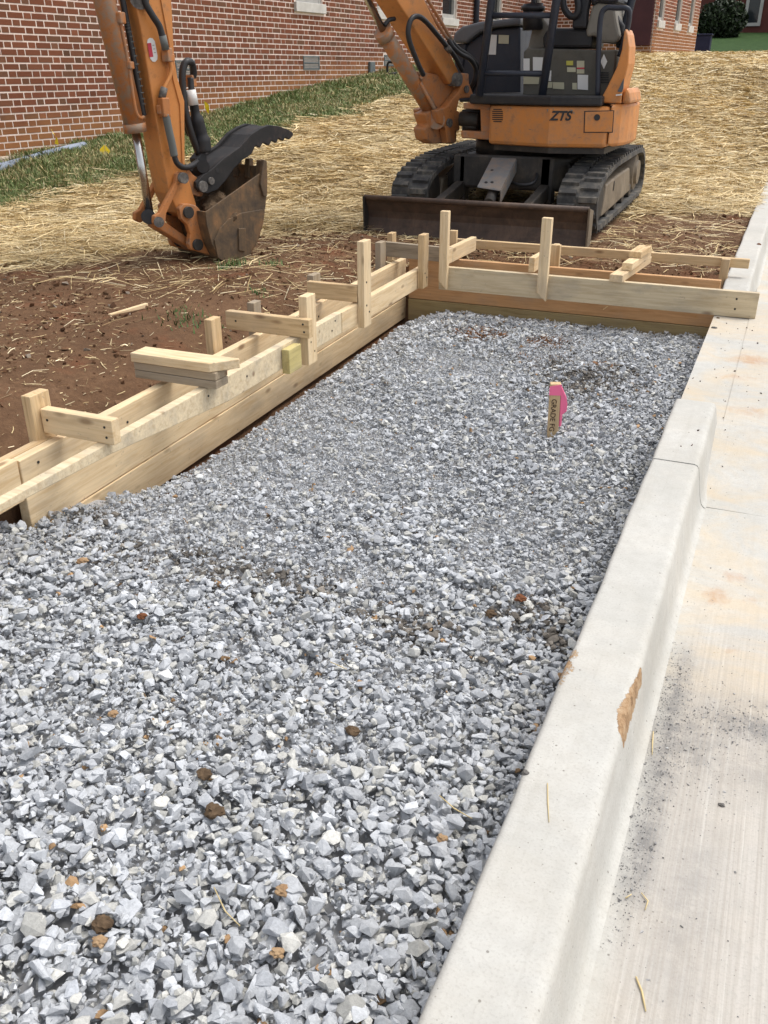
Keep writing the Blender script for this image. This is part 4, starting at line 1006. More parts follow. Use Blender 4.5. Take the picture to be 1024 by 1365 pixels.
# ---- tracks
def track(xo, xi, label):
    out = [(7.10, 0.055), (8.92, 0.105), (9.06, 0.14), (9.13, 0.22), (9.10, 0.36), (9.02, 0.46), (8.88, 0.515), (8.60, 0.525), (7.62, 0.50), (7.22, 0.455), (7.02, 0.40), (6.90, 0.31), (6.90, 0.20), (6.97, 0.10)]
    P = [np.array(p) for p in out]; dense = []
    n = len(P)
    for i in range(n):
        p0, p1, p2, p3 = P[i - 1], P[i], P[(i + 1) % n], P[(i + 2) % n]
        for k in range(6):
            t = k / 6; c = 0.5 * ((2 * p1) + (-p0 + p2) * t + (2 * p0 - 5 * p1 + 4 * p2 - p3) * t * t + (-p0 + 3 * p1 - 3 * p2 + p3) * t ** 3)
            l = p1 * (1 - t) + p2 * t; dense.append(0.6 * l + 0.4 * c)
    D = np.array(dense); N = len(D); T = np.roll(D, -1, 0) - np.roll(D, 1, 0); T /= np.linalg.norm(T, axis=1)[:, None]
    Nn = np.stack([T[:, 1], -T[:, 0]], -1)
    if ((D - D.mean(0)) * Nn).sum() < 0: Nn = -Nn
    I = D - Nn * 0.038
    a, b = max(xo, xi), min(xo, xi); V = []
    for q in (D, I):
        for x in (a, b): V += [(x, p[0], p[1]) for p in q]
    V = np.array(V); f = []
    for i in range(N):
        j = (i + 1) % N
        f += [(i, j, N + j, N + i), (2 * N + i, 3 * N + i, 3 * N + j, 2 * N + j), (i, 2 * N + i, 2 * N + j, j), (N + i, N + j, 3 * N + j, 3 * N + i)]
    me = bpy.data.meshes.new('track'); o0 = np.array([(a + b) / 2, 8.0, 0.05]); me.from_pydata([tuple(p) for p in V - o0], [], f); me.update()
    bmx = bmesh.new(); bmx.from_mesh(me); bmesh.ops.recalc_face_normals(bmx, faces=bmx.faces); bmx.to_mesh(me); bmx.free()
    tr = mkobj('track', me, RUBBER, EXB, Matrix.Translation(Vector(o0)))
    if label: tr['label'] = label
    # rubber lugs, two staggered rows
    L = np.concatenate([[0], np.cumsum(np.linalg.norm(np.roll(D, -1, 0) - D, axis=1))]); tot = L[-1]; nl = 48
    wd = (a - b) / 2 - 0.02
    lm = MB(); lm.prism([(-wd / 2, -0.028, -0.01), (-wd / 2, 0.028, -0.01), (-wd / 2, 0.018, 0.022), (-wd / 2, -0.018, 0.022)], (wd, 0, 0))
    lme = bpy.data.meshes.new('track_lug'); lme.from_pydata(lm.v, [], lm.f); lme.update(); lme.materials.append(RUBBER)
    D2 = np.concatenate([D, D[:1]]); N2 = np.concatenate([Nn, Nn[:1]])
    for k in range(nl):
        for side in (0, 1):
            s = ((k + 0.5 * side) / nl) * tot
            y = np.interp(s, L, D2[:, 0]); z = np.interp(s, L, D2[:, 1]); nv = np.array([np.interp(s, L, N2[:, 0]), np.interp(s, L, N2[:, 1])]); nv /= np.linalg.norm(nv)
            x = a - 0.008 - wd / 2 if side else b + 0.008 + wd / 2
            mkobj('track_lug', lme, None, tr, Matrix(((1, 0, 0, x), (0, nv[1], nv[0], y), (0, -nv[0], nv[1], z), (0, 0, 0, 1))))
    # frame, idler, sprocket, rollers
    fr = MB()
    pf = [pX(*p, -1.30)[1:] for p in ((801, 289), (808, 246), (824, 233), (839, 223), (839, 254), (826, 266))]
    fr.prism([(b + 0.03, y, z) for y, z in pf], (a - b - 0.055, 0, 0))
    fo = fr.build('track_frame', FRAMEM, tr, 0.012)
    wl = MB(); wl.cyl((a - 0.03, 7.13, .265), (b + .03, 7.13, .265), .155, 20); wl.build('idler', UNDERM, tr)
    wl = MB(); wl.cyl((a - 0.045, 8.86, .31), (b + .03, 8.86, .31), .15, 20); wl.cyl((a - 0.02, 8.86, .31), (b + .02, 8.86, .31), .10, 20); wl.build('sprocket', FRAMEM, tr)
    for y in (7.5, 7.85, 8.2, 8.55):
        wl = MB(); wl.cyl((a - 0.03, y, .135 + .03 * (y - 7)), (b + .03, y, .135 + .03 * (y - 7)), .055, 12); wl.build('roller', UNDERM, tr)
    tg = MB()
    qq = pX(817, 254, a - 0.024); tg.prism([qq, qq + (0, .03, -.005), qq + (0, .03, .06), qq + (0, 0.012, .07)], (0.004, 0, 0)); tg.build('inspection_slot', BLACKL, tr)
    return tr
track(-1.27, -1.57, None); track(-2.90, -2.60, None)
# ---- undercarriage
m = MB(); m.prism([(-2.46, 7.22, .30), (-1.70, 7.22, .30), (-1.62, 7.5, .26), (-1.62, 8.5, .28), (-2.54, 8.5, .28), (-2.54, 7.5, .26)], (0, 0, .25)); part(m, 'centre_frame', UNDERM, bev=.02)
for x0, x1 in ((-2.5, -2.68), (-1.66, -1.49)):
    for yy in (7.45, 8.35):
        m = MB(); m.prism([(x0, yy, .53), (x0, yy, .36), (x1, yy, .22), (x1, yy, .33)], (0, .16, 0)); part(m, 'frame_leg', UNDERM, bev=.012)
for xx in (-2.45, -1.74):
    m = MB(); m.prism([(xx - .05, 7.22, .54), (xx - .05, 7.22, .2), (xx - .05, 7.34, .2), (xx - .05, 7.34, .54)], (.10, 0, 0)); part(m, 'pivot_bracket', UNDERM, bev=.01)
m = MB(); m.cyl((-2.06, 7.85, .53), (-2.06, 7.85, .63), .44, 32); part(m, 'swing_bearing', UNDERM)
for xx in (-2.44, -1.75):
    m = MB(); m.prism([(xx - .035, 6.58, .10), (xx - .035, 7.28, .25), (xx - .035, 7.30, .36), (xx - .035, 6.58, .24)], (.07, 0, 0)); part(m, 'blade_arm', UNDERM, bev=.01)
a, b, c_, d_ = pY(636, 250, 6.80), pY(667, 255, 6.80), pY(690, 210, 7.25), pY(657, 209, 7.25)
m = MB(); m.prism([a, b, c_, d_], (0, 0.008, 0.012)); gp_ = part(m, 'cylinder_guard', GUARDG, bev=.004)
for (x, y) in ((656, 229), (667, 229), (648, 245), (656, 245)):
    q = pPlane(x, y, a, np.cross(b - a, d_ - a)); nn = np.cross(b - a, d_ - a); nn /= np.linalg.norm(nn)
    if nn[2] < 0: nn = -nn
    MB().cyl(q + nn * .009, q + nn * .0150, .012, 10).build('bolt_hole', BLACKL, gp_)
m = MB(); m.prism([b, c_, c_ + (0.0, 0, -.09), b + (0, 0, -.09)], (0.006, 0, 0)); part(m, 'guard_flange', GUARDG)
m = MB(); m.cyl(pY(652, 262, 6.72) - (0, 0, .05), pY(672, 212, 7.35) - (0, 0, .07), .04, 14); part(m, 'blade_cylinder', UNDERM)
m = MB(); m.cyl((-2.19, 6.6, .17), (-2.19, 6.72, .19), .022, 10); part(m, 'blade_rod', CHROME)
m = MB(); m.tube(smooth_path([pY(678, 240, 7.2), pY(690, 246, 7.1), pY(708, 245, 7.1), pY(716, 235, 7.2), pY(712, 222, 7.3)]), .013, 8); part(m, 'hydraulic_hose', HOSE)
# ---- blade
prof = [(6.475, 0.283), (6.510, 0.235), (6.540, 0.18), (6.550, 0.13), (6.535, 0.075), (6.490, 0.015), (6.515, 0.012), (6.565, 0.075), (6.582, 0.13), (6.572, 0.185), (6.540, 0.245), (6.515, 0.285)]
m = MB(); m.prism([(-2.945, y, z) for y, z in prof], (1.695, 0, 0)); bl = part(m, 'blade', BLADEM, bev=.004)
m = MB(); m.cyl((-2.95, 6.492, .278), (-1.245, 6.492, .278), .020, 12); m.build('blade_rim', BLADEM, bl)
for xx in (-2.957, -1.248):
    m = MB(); m.prism([(xx, 6.465, .29), (xx, 6.48, .012), (xx, 6.60, .03), (xx, 6.60, .26)], (.014, 0, 0)); m.build('end_plate', UNDERM if xx < -2 else FRAMEM, bl, .003)
# ---- house
def plan(pts, z0, z1): return MB().prism([(x, y, z0) for x, y in pts], (0, 0, z1 - z0))
plan_side = [(-2.235, 7.255), (-1.72, 7.10), (-1.305, 7.195), (-1.305, 8.42), (-1.7, 8.55), (-2.235, 8.5)]
m = plan(plan_side, .622, .905); sp = part(m, 'side_panel', ORANGE, bev=.028)
tail = [(-1.298, 7.198), (-1.235, 7.30), (-1.20, 7.45), (-1.19, 7.65), (-1.20, 7.9), (-1.24, 8.15), (-1.298, 8.36)]
m = plan(tail, .63, .925); part(m, 'counterweight', ORANGE, bev=.025)
m = plan([(-2.20, 7.31), (-1.72, 7.135), (-1.32, 7.23), (-1.32, 8.4), (-1.7, 8.52), (-2.2, 8.47)], .58, .622); part(m, 'belly_plate', UNDERM)
m = plan([(-2.40, 7.26), (-1.72, 7.085), (-1.36, 7.16), (-1.36, 8.4), (-1.7, 8.52), (-2.42, 8.48)], .908, .975); part(m, 'floor_deck', BLACKP, bev=.012)
PA_, PB_ = np.array([-1.72, 7.10, 0]), np.array([-1.305, 7.195, 0]); xd_ = (PB_ - PA_) / np.linalg.norm(PB_ - PA_); nd_ = np.array([xd_[1], -xd_[0], 0])
PC_ = np.array([-2.235, 7.255, 0]); xe_ = (PA_ - PC_) / np.linalg.norm(PA_ - PC_); ne_ = np.array([xe_[1], -xe_[0], 0])
def onB(x, y, o=0.0): return pPlane(x, y, PA_ + nd_ * o, nd_)
def onC(x, y, o=0.0): return pPlane(x, y, PC_ + ne_ * o, ne_)
# fuel door: groove frame and raised panel with a lock
m = MB(); m.prism([onB(*p, .0015) for p in ((779, 148), (819, 147), (817, 177), (778, 177))], nd_ * .001); part(m, 'door_seam', BLACKL, sp)
m = MB(); m.prism([onB(*p, .002) for p in ((780.3, 149.2), (817.7, 148.2), (815.8, 175.8), (779.3, 175.8))], nd_ * .006); fd = part(m, 'access_door', ORANGE, sp, .002)
q = onB(796, 156.5, .008); m = MB(); m.cyl(q, q + nd_ * .006, .022, 16); part(m, 'door_lock', BLACKL, sp)
for k in range(7):
    yy = 145 + k * 2.7; x0, x1 = (656.5, 670.5) if 0 < k < 6 else (658, 669)
    m = MB(); m.prism([onC(x0, yy, .001), onC(x1, yy + .3, .001), onC(x1, yy + 1.6, .001), onC(x0, yy + 1.3, .001)], ne_ * .003); part(m, 'grille_slot', BLACKL, sp)
for (x, y, w_, h_) in ((729, 145, 2, 5), (737, 144, 1.5, 3), (760, 146, 4, 4), (764, 149, 2, 4), (680, 143, 2, 3), (704, 172, 5, 1.0), (660, 178, 4, .8), (770, 183, 6, .8)):
    on_ = onB if x > 735 else onC; m = MB(); m.prism([on_(x, y, .0008), on_(x + w_, y + .6, .0008), on_(x + w_ * .7, y + h_, .0008), on_(x + w_ * .3, y + h_ * .6, .0008)], (nd_ if x > 735 else ne_) * .0012); part(m, 'paint_scuff', HOODG if h_ < 2 else SEATG, sp)
q = onB(747, 155, .004)
text_mesh('ZTS', 0.088, BLACKL, Matrix(((xd_[0], 0, nd_[0], q[0]), (xd_[1], 0, nd_[1], q[1]), (0, 1, 0, q[2]), (0, 0, 0, 1))), sp, shear=0.25, bold=0.003, extrude=.001)
# front bracket beams with the dark recess
for pts, nm in (([(617, 137), (654, 139), (654, 147), (618, 145)], 'bracket_beam'), ([(614, 174), (655, 176), (656, 187), (615, 184)], 'bracket_beam'), ([(640, 144), (655, 146), (655, 178), (641, 176)], 'bracket_beam')):
    part(prismY(pts, 7.33, .75), nm, ORANGED, bev=.008)
m = MB(); m.prism([pY(*p, 7.5) for p in ((616, 146), (642, 148), (642, 175), (616, 174))], (0, .5, 0)); part(m, 'bracket_core', BLACKP)
m = MB(); m.cyl(pY(614, 158, 7.42), pY(639, 160, 7.42), .055, 14); m.cyl(pY(619, 168, 7.42), pY(636, 169, 7.42), .025, 10); part(m, 'swing_cylinder', UNDERM)
# hood on the far side
part(prismY([(611, 136), (612, 80), (622, 60), (640, 46), (662, 38), (694, 36), (694, 136)], 8.02, .42), 'hood_side', NAVY, bev=.015)
hd = part(prismY([(603, 57), (605, 44), (616, 35), (640, 29), (694, 23), (694, 33), (658, 36.5), (639, 43), (627, 52), (622, 57.5)], 7.94, .52), 'hood_top', HOODG, bev=.02)
part(prismY([(649.5, 46), (662.5, 46.5), (661, 73), (648.5, 72.5)], 8.012, .004), 'sticker', WHITE)
part(prismY([(665, 46.5), (678.5, 47), (678, 58.5), (664.5, 58)], 8.012, .004), 'sticker', CREAM)
part(prismY([(606, 58), (622, 58), (618, 80), (614, 105), (606, 104)], 8.0, .3), 'hood_front', NAVY, bev=.01)
# ladder-like front guard = canopy posts and rungs
Yg = 7.24
def up_line(x0, y0, x1, y1, Z): 
    a = pY(x0, y0, Yg); b = pY(x1, y1, Yg); return a, a + (b - a) * ((Z - a[2]) / (b[2] - a[2]))
for (x0, y0, x1, y1) in ((639, 128, 655.5, 0), (723, 127, 742, 0)):
    a, b = up_line(x0, y0, x1, y1, 2.42); part(MB().tube([a, b], .030, 10), 'canopy_post', NAVY)
for (x0, x1, yy) in ((638, 731, 98.0), (651, 737, 20.5)):
    part(MB().tube([pY(x0, yy, Yg), pY(x1, yy, Yg)], .020, 10), 'guard_rung', NAVY)
part(MB().tube([pY(826, 62, 7.6), pY(858, -60, 7.9), (-1.25, 8.0, 2.42)], .03, 10), 'canopy_post', NAVY)
m = MB(); m.box((-1.78, 7.78, 2.45), 1.35, 1.25, .07); part(m, 'canopy_roof', ORANGE, bev=.03)
# operator station
sb = part(prismY([(697, 128), (698, 68), (704, 64), (793, 66), (796, 70), (796, 128)], 7.42, .62), 'seat_base', PANELG, bev=.012)
for pts, mt in (([(698, 78), (706, 78), (706, 94), (698, 94)], WHITE), ([(710.5, 76), (724, 76.5), (722, 94), (710.5, 94)], WHITE), ([(698, 102), (719, 103), (718, 112), (698, 112)], CREAM), ([(727, 94), (735, 94), (734.5, 108), (727, 108)], WHITE), ([(726.5, 109), (736.5, 109.5), (736, 117), (726.5, 117)], CREAM), ([(737, 109.5), (752, 110), (752, 119), (737, 118)], CREAM),
                ([(755, 81), (764, 81), (764, 87), (755, 87)], YELLOWL), ([(756, 89.5), (767.5, 90), (767.5, 96), (756, 96)], CREAM), ([(769, 81), (779, 81), (779, 98), (769, 98)], CREAM), ([(769, 90), (779, 90), (779, 92), (769, 92)], REDL), ([(770, 99.5), (784, 100), (784, 120), (770, 119)], WHITE), ([(763, 110.5), (769, 110.5), (769, 119.5), (763, 119)], CREAM)):
    oo = 7.414 if mt is not REDL else 7.410
    part(prismY(pts, oo, .004), 'sticker', mt, sb)
part(prismY([(697, 70), (704, 62), (712, 25), (722, 22), (732, 35), (730, 64)], 7.55, .3), 'control_console', SEATG, bev=.015)
m = MB(); m.cyl(pY(710, 40, 7.5), pY(711, 5, 7.5), .075, 14); m.cyl(pY(710.5, 14, 7.5), pY(711, 8, 7.5), .09, 14); part(m, 'lever_boot', VINYL)
m = MB(); m.tube(smooth_path([pY(711, 8, 7.5), pY(712, -12, 7.5), pY(709, -30, 7.5)]), [.018] * 12 + [.03], 8); part(m, 'control_lever', VINYL)
part(prismY([(724, 64), (723, 50), (728, 40), (742, 37), (785, 38), (790, 44), (789, 64)], 7.44, .46), 'seat_cushion', VINYL, bev=.025)
part(prismY([(782, 50), (781, 40), (789, 8), (797, 2), (812, 2), (820, 12), (823, 30), (827, 48), (822, 57), (802, 57), (792, 47)], 7.42, .48), 'seat_back', SEATG, bev=.02)
part(prismY([(787, 8), (793, -30), (812, -34), (826, 3), (815, 6), (797, 4)], 7.40, .5), 'seat_pad', VINYL, bev=.02)
part(prismY([(762, 38), (764, 20), (772, -20), (790, -20), (783, 15), (781, 38)], 7.4, .09), 'arm_rest', VINYL, bev=.015)
part(MB().tube(smooth_path([pY(750, -8, 7.38), pY(752, 10, 7.38), pY(760, 21, 7.38), pY(768, 20, 7.38), pY(771, 8, 7.38), pY(768, -8, 7.38)]), .024, 10), 'control_handle', VINYL)
part(prismY([(800, 130), (800, 67), (822, 66), (818, 100), (806, 128)], 7.36, .6), 'rear_panel', PANELG, bev=.01)
part(prismY([(805, 72), (809.5, 82), (805, 92), (800.5, 82)], 7.353, .004), 'sticker', WHITE)
for k in range(5): part(prismY([(801, 96 + k * 3.2), (812, 96 + k * 3.2), (811, 97.8 + k * 3.2), (801, 97.8 + k * 3.2)], 7.352, .006), 'louvre_slot', BLACKL)
part(MB().tube(smooth_path([pY(797, 128, 7.3), pY(798, 70, 7.3), pY(801, 24, 7.3), pY(808, 11, 7.3), pY(822, 10.5, 7.3), pY(835, 11, 7.3), pY(839, 18, 7.32), pY(836, 40, 7.36), pY(826, 75, 7.4)]), .019, 10), 'grab_rail', NAVY)
part(MB().tube([pY(818, 20, 7.5), pY(829, 36, 7.5), pY(826, 60, 7.5)], .025, 8), 'seat_bracket', BLACKP)
cw = part(prismY([(803, 137), (801, 132), (811, 113), (822, 90), (829, 66), (832, 42), (834, 38), (837, 46), (839, 62), (838, 85), (833, 105), (829, 122), (827, 138)], 7.25, .28), 'rear_cowl', ORANGE, bev=.022)
part(prismY([(830, 122), (836, 116), (839.5, 124), (841, 138), (829, 139)], 7.28, .5), 'rear_cowl', ORANGE, bev=.02)
part(prismY([(823, 122), (832, 104), (831, 118), (829, 123)], 7.244, .004), 'sticker', HOODG, cw); part(prismY([(821, 126), (829, 125), (829, 127), (821, 128)], 7.244, .004), 'sticker', WHITE, cw)
# ---- boom, stick and bucket lie in one upright plane
PCn = np.array([-3.54, 5.2, 0.0]); dA = np.array([.33, .944, 0]); dA /= np.linalg.norm(dA); nA = np.array([dA[1], -dA[0], 0])
def A(x, y, off=0.0): return pPlane(x, y, PCn + nA * off, nA)
def AO(x, y, ref, off): return A(x, y, ref) + nA * (off - ref)
def AT(t, z, off=0.0): return PCn + dA * t + nA * off + np.array([0, 0, z])
def prismA(pts, off, thick): return MB().prism([A(x, y, off) if len(p_) == 2 else p_ for p_ in pts for x, y in [p_[:2]]], -nA * thick)
def prismM(pts3, thick): return MB().prism(pts3, -nA * thick)
post = prismA([(583, 147), (596, 142), (611.5, 122), (616, 111), (611, 103), (613, 97), (625, 98), (625.5, 110), (631, 125), (627, 130), (613, 131.5), (609, 147), (614, 150), (613, 174), (607, 175), (607, 191), (597.5, 191.5), (594, 172), (586.5, 164)], .13, .07)
sw = part(post, 'swing_post', ORANGED, bev=.008)
MB().prism([AO(x, y, .13, -.07) for x, y in ((583, 147), (596, 142), (611, 124), (613, 97), (625, 98), (631, 125), (613, 131.5), (609, 175), (597, 190), (590, 172))], -nA * .06).build('post_ear', ORANGED, sw, .008)
prismA([(566, 152), (583, 143), (600, 135), (610, 140), (609, 190), (578, 192), (569, 186), (566, 172), (571, 166)], .055, .125).build('post_body', ORANGED, sw, .012)
q = A(621, 119, .13); MB().cyl(q, q + nA * .016, .028, 12).build('pin', PINM, sw); q = A(598, 164, .13); MB().cyl(q, q + nA * .018, .034, 12).build('pin', PINM, sw)
prismA([(594, 168), (600, 168), (602, 190), (597, 190)], .145, .012).build('post_strap', ORANGED, sw, .003)
boom_o = [A(600, 113, .105), A(612, 96, .105), A(566, 0, .105), AT(1.18, 2.58, .105), AT(.85, 2.70, .105), AT(-.12, 2.36, .105), AT(-.12, 2.16, .105), AT(.72, 2.36, .105), AT(1.0, 2.28, .105), A(528.6, 0, .105)]
bo = part(prismM(boom_o, .21), 'boom', ORANGE, bev=.01)
prismA([(560, 95), (592, 100), (604, 112), (612, 122), (600, 142), (580, 150), (565, 130)], .05, .1).build('boom_foot', ORANGED, bo, .02)
q = A(608, 106, .11); MB().cyl(q - nA * .22, q + nA * .03, .05, 16).build('pin', PINM, bo)
for k, (x0, x1, x2) in enumerate(((562, 592, 598), (569.5, 598, 603))):
    MB().tube([A(x0 - 40 * .62, -40, .085), A(x0, -2, .085), A(x1, 46, .085), A(x2, 53, .09)], .013, 8).build('steel_line', ORANGED, bo)
MB().tube(smooth_path([A(564.5, 100, .16), A(557, 84, .17), A(546, 55, .17), A(544.5, 38, .17), A(549, 25, .17), A(558, 22, .17), A(570, 31, .16), A(591, 56, .15), A(606, 75, .15), A(616, 94, .13)]), .019, 10).build('hydraulic_hose', HOSE, bo)
MB().tube(smooth_path([A(598, 53, .10), A(604, 63, .12), A(614, 72, .13), A(627, 79, .13), A(634, 92, .12), A(632, 108, .1), A(626, 118, .05)]), .019, 10).build('hydraulic_hose', HOSE, bo)
MB().tube(smooth_path([A(602, 55, .05), A(612, 66, .06), A(624, 74, .06), A(637, 88, .06), A(637, 105, .06), A(628, 122, .0)]), .019, 10).build('hydraulic_hose', HOSE, bo)
MB().tube([A(595, 62, .155), A(600, 68, .155)], .024, 10).build('hose_fitting', PINM, bo)
bc_ = part(MB().cyl(A(512, 45, 0), A(582, 160, 0), .060, 18), 'boom_cylinder', ORANGED)
MB().cyl(A(509.5, 41, 0), A(515, 50, 0), .070, 18).build('gland', ORANGED, bc_)
MB().cyl(AT(1.12, 2.16, 0), A(514, 47, 0), .026, 14).build('piston_rod', CHROME, bc_)
MB().tube([A(560, 110, .06), A(578, 143, .075), A(581, 147, .075)], .014, 8).build('steel_line', ORANGED, bc_)
MB().tube(smooth_path([A(563, 92, .05), A(563.5, 100, .06), A(560, 106, .06)]), .018, 8).build('steel_line', ORANGED, bc_)
MB().tube(smooth_path([A(513, 34, .02), A(518, 27, .03), A(526, 25, .03)]), .016, 8).build('hydraulic_hose', HOSE, bc_)
MB().cyl(A(582, 160, -.09), A(582, 160, .09), .07, 16).build('cylinder_eye', ORANGED, bc_)
# stick
st_o = [AT(-.42, 2.5, .085), A(178.5, -6, .085), A(188, 38, .085), A(201, 117, .085), A(219, 223, .085), A(226, 258, .085), A(238, 284, .085), A(250, 292, .085), A(260, 288, .085), A(262, 272, .085), A(252, 240, .085), A(247, 222, .085), A(246.5, 135, .085), A(237.5, 105, .085), A(233, 79, .085), A(229, 0, .085), AT(-.12, 2.5, .085)]
stk = part(prismM(st_o, .17), 'stick', ORANGE, bev=.008)
prismM([A(x, y, .093) for x, y in ((222, -4), (228.5, 0), (232.5, 79), (237, 106), (246, 136), (246.5, 220), (243.5, 220), (240, 140), (231, 106), (226, 60), (214, -4))], .012).build('side_flange', ORANGE, stk, .003)
prismM([A(x, y, .0) for x, y in ((247, 222), (262, 236), (274, 248), (270, 262), (256, 262))], .05).build('thumb_lug', ORANGED, stk, .006)
prismM([A(x, y, .075) for x, y in ((246, 218), (258, 233), (268, 240), (276, 252), (266, 262), (252, 258))], .15).build('thumb_bracket', ORANGED, stk, .006)
dc = MB(); cxp = [(196.5, 57), (197, 53), (200, 50.5), (203.5, 51), (206.5, 55), (210, 74), (210, 79), (207, 82.5), (203.5, 82), (200.5, 78)]
dc.prism([A(x, y, .0895) for x, y in cxp], -nA * .003); dec = dc.build('decal', WHITE, stk)
prismM([A(x, y, .0905) for x, y in ((196.6, 57.5), (201.6, 57.2), (204.6, 75.8), (199.6, 76.2))], .002).build('decal_band', REDL, dec)
for (x, y) in ((203.2, 60), (204.2, 65), (205.2, 70)): prismM([A(x, y, .0905), A(x + 2.6, y - .2, .0905), A(x + 2.7, y + .5, .0905), A(x + .1, y + .7, .0905)], .002).build('decal_line', PANELG, dec)
MB().tube(smooth_path([A(186, -40, .12), A(193, 0, .12), A(203, 20, .125), A(212, 34, .125), A(217, 50, .125)]), .020, 10).build('hydraulic_hose', HOSE, stk)
MB().tube([A(216.5, 47, .125), A(221, 66, .12)], .023, 10).build('hose_sleeve', HOSEG, stk)
MB().box(A(223, 73, .11), .05, .05, .075).box(A(227, 77, .10), .05, .03, .04).build('hose_fitting', ORANGED, stk, .006)
MB().tube(smooth_path([A(226.5, 80, .115), A(228.5, 92, .115), A(226, 103, .115), A(219, 118, .115), A(217, 128, .115)]), .013, 8).build('steel_line', ORANGE, stk)
MB().cyl(A(219, 117, .115), A(216, 131, .115), .022, 10).build('hose_fitting', PINM, stk)
MB().box(A(219, 143, .12), .055, .055, .105, np.column_stack([dA, nA, (0, 0, 1)])).box(A(214, 146, .11), .03, .04, .05).build('valve_block', ORANGED, stk, .006)
MB().tube(smooth_path([A(221, 152, .125), A(225, 172, .125), A(229.5, 192, .125), A(232.5, 208, .125)]), .024, 10).build('hose_sleeve', HOSEG, stk)
MB().tube(smooth_path([A(232, 206, .125), A(236, 217, .13), A(244, 223, .13), A(254, 222, .10), A(263, 216, .04)]), .018, 10).build('hydraulic_hose', HOSE, stk)
MB().tube(smooth_path([A(265, 205, .0), A(254, 175, .02), A(246, 140, .02), A(243, 105, .02), A(245, 88, .02), A(250, 82, .02), A(256, 85, .0), A(258, 98, -.02), A(255, 106, -.03)]), .022, 10).build('hydraulic_hose', HOSE, stk)
MB().tube(smooth_path([A(254, 104, -.01), A(256, 125, .0), A(262, 158, .0), A(269, 185, .0), A(271, 203, .0)]), [.02] * 6 + [.03] * 6 + [.045] * 6 + [.055] * 6 + [.05], 10).build('thumb_cylinder', BLACKP, stk)
MB().tube([A(254, 120, .025), A(258, 140, .03)], .034, 10).build('hose_sleeve', WHITE, stk)
MB().tube(smooth_path([A(246, 158, -.04), A(249, 170, -.04), A(253, 180, -.04)]), .02, 8).build('hydraulic_hose', HOSE, stk)
MB().box(A(255, 108, -.03), .05, .05, .07).build('hose_fitting', ORANGED, stk, .006)
# bucket cylinder on the outer side of the stick
bk = part(MB().cyl(AT(-.68, 2.3, 0), A(180, 170, 0), .062, 18), 'bucket_cylinder', ORANGED)
MB().cyl(A(178.5, 164, 0), A(181, 176, 0), .070, 18).build('gland', ORANGED, bk)
MB().cyl(A(181, 175, 0), A(199, 282, 0), .026, 14).build('piston_rod', CHROME, bk)
MB().tube(smooth_path([A(160, 27, .055), A(165, 50, .06), A(172, 90, .06), A(178, 130, .06), A(182, 150, .06), A(187, 157, .06), A(192, 156, .05)]), .010, 8).build('steel_line', ORANGED, bk)
q = A(160, 24, .055); MB().box(q, .05, .05, .06).build('hose_fitting', ORANGED, bk, .008); q = A(173, 87, .06); MB().box(q, .04, .04, .04).build('hose_fitting', ORANGED, bk, .006)
for o_, c_ in ((0.0, HOSE), (.035, HOSE)):
    MB().tube(smooth_path([A(160, -20, o_), A(166, 12, o_), A(173, 50, o_), A(183, 105, o_), A(189, 140, o_), A(192, 154, o_)]), .017, 8).build('hydraulic_hose', c_, bk)
sp_ = MB(); pth = smooth_path([A(168.5, 30, .036), A(174, 55, .036), A(184, 105, .036), A(190, 143, .036)], 10)
for k in range(0, len(pth) - 1, 2): sp_.cyl(pth[k] + dA * .004, pth[k] + (pth[k + 1] - pth[k]) * .3 + dA * .004, .0185, 8)
sp_.build('spiral_guard', HOSEG, bk)
MB().cyl(A(186, -2, -.1), A(186, -2, .1), .055, 16).build('pin', PINM, stk)
# linkage
for off in (.125, -.085):
    ln = MB().prism([AO(x, y, .125, off) for x, y in ((236, 232), (240, 229), (246, 232), (248, 240), (240, 246), (222, 285), (221, 296), (214, 302), (206, 298), (206, 288), (213, 284), (234, 244))], -nA * .035)
    l_ = part(ln, 'side_link', ORANGED, bev=.006)
    q = AO(242.5, 237, .125, off); MB().cyl(q - nA * .05, q + nA * .028, .033, 16).build('pin', PINM, l_)
lk = MB().prism([A(x, y, .055) for x, y in ((206, 292), (212, 289), (222, 297), (250, 316), (266, 322), (266, 334), (258, 334), (240, 322), (210, 304))], -nA * .11)
lk = part(lk, 'bucket_link', ORANGED, bev=.008)
MB().cyl(A(212, 296, .15), A(212, 296, -.10), .032, 16).build('pin', PINM, lk)
MB().cyl(A(198, 289, .045), A(198, 289, -.045), .045, 16).build('rod_eye', BLACKP, lk)
# bucket
bo_ = [(272.5, 282.5), (274.5, 300), (281.5, 326), (291, 344), (301, 351), (312, 353), (328, 346), (341, 325), (350, 297), (354, 262), (356, 235), (355, 222)]
WB = .42; offn = .205
cav = [A(x, y, offn) for x, y in bo_]
bk_ = MB()
n_ = len(cav)
inn = []
cen = sum(cav) / n_
for i in range(n_):
    t = cav[min(i + 1, n_ - 1)] - cav[max(i - 1, 0)]; nn = np.cross(t, nA); nn /= np.linalg.norm(nn)
    if np.dot(nn, cen - cav[i]) < 0: nn = -nn
    inn.append(cav[i] + nn * .018)
bk_.prism(cav + inn[::-1], -nA * WB)
bucket = part(bk_, 'bucket', BUCKM, label='rusty brown digging bucket')
side = [(272.5, 282.5)] + [(274.5, 300), (281.5, 326), (291, 344), (301, 351), (312, 353), (328, 346), (341, 325), (350, 297), (354, 262)] + [(353, 226), (347.5, 229.5)]
for off in (offn + .012, offn - WB + .0): MB().prism([AO(x, y, offn, off) for x, y in side], -nA * .014).build('side_plate', BUCKM, bucket, .003)
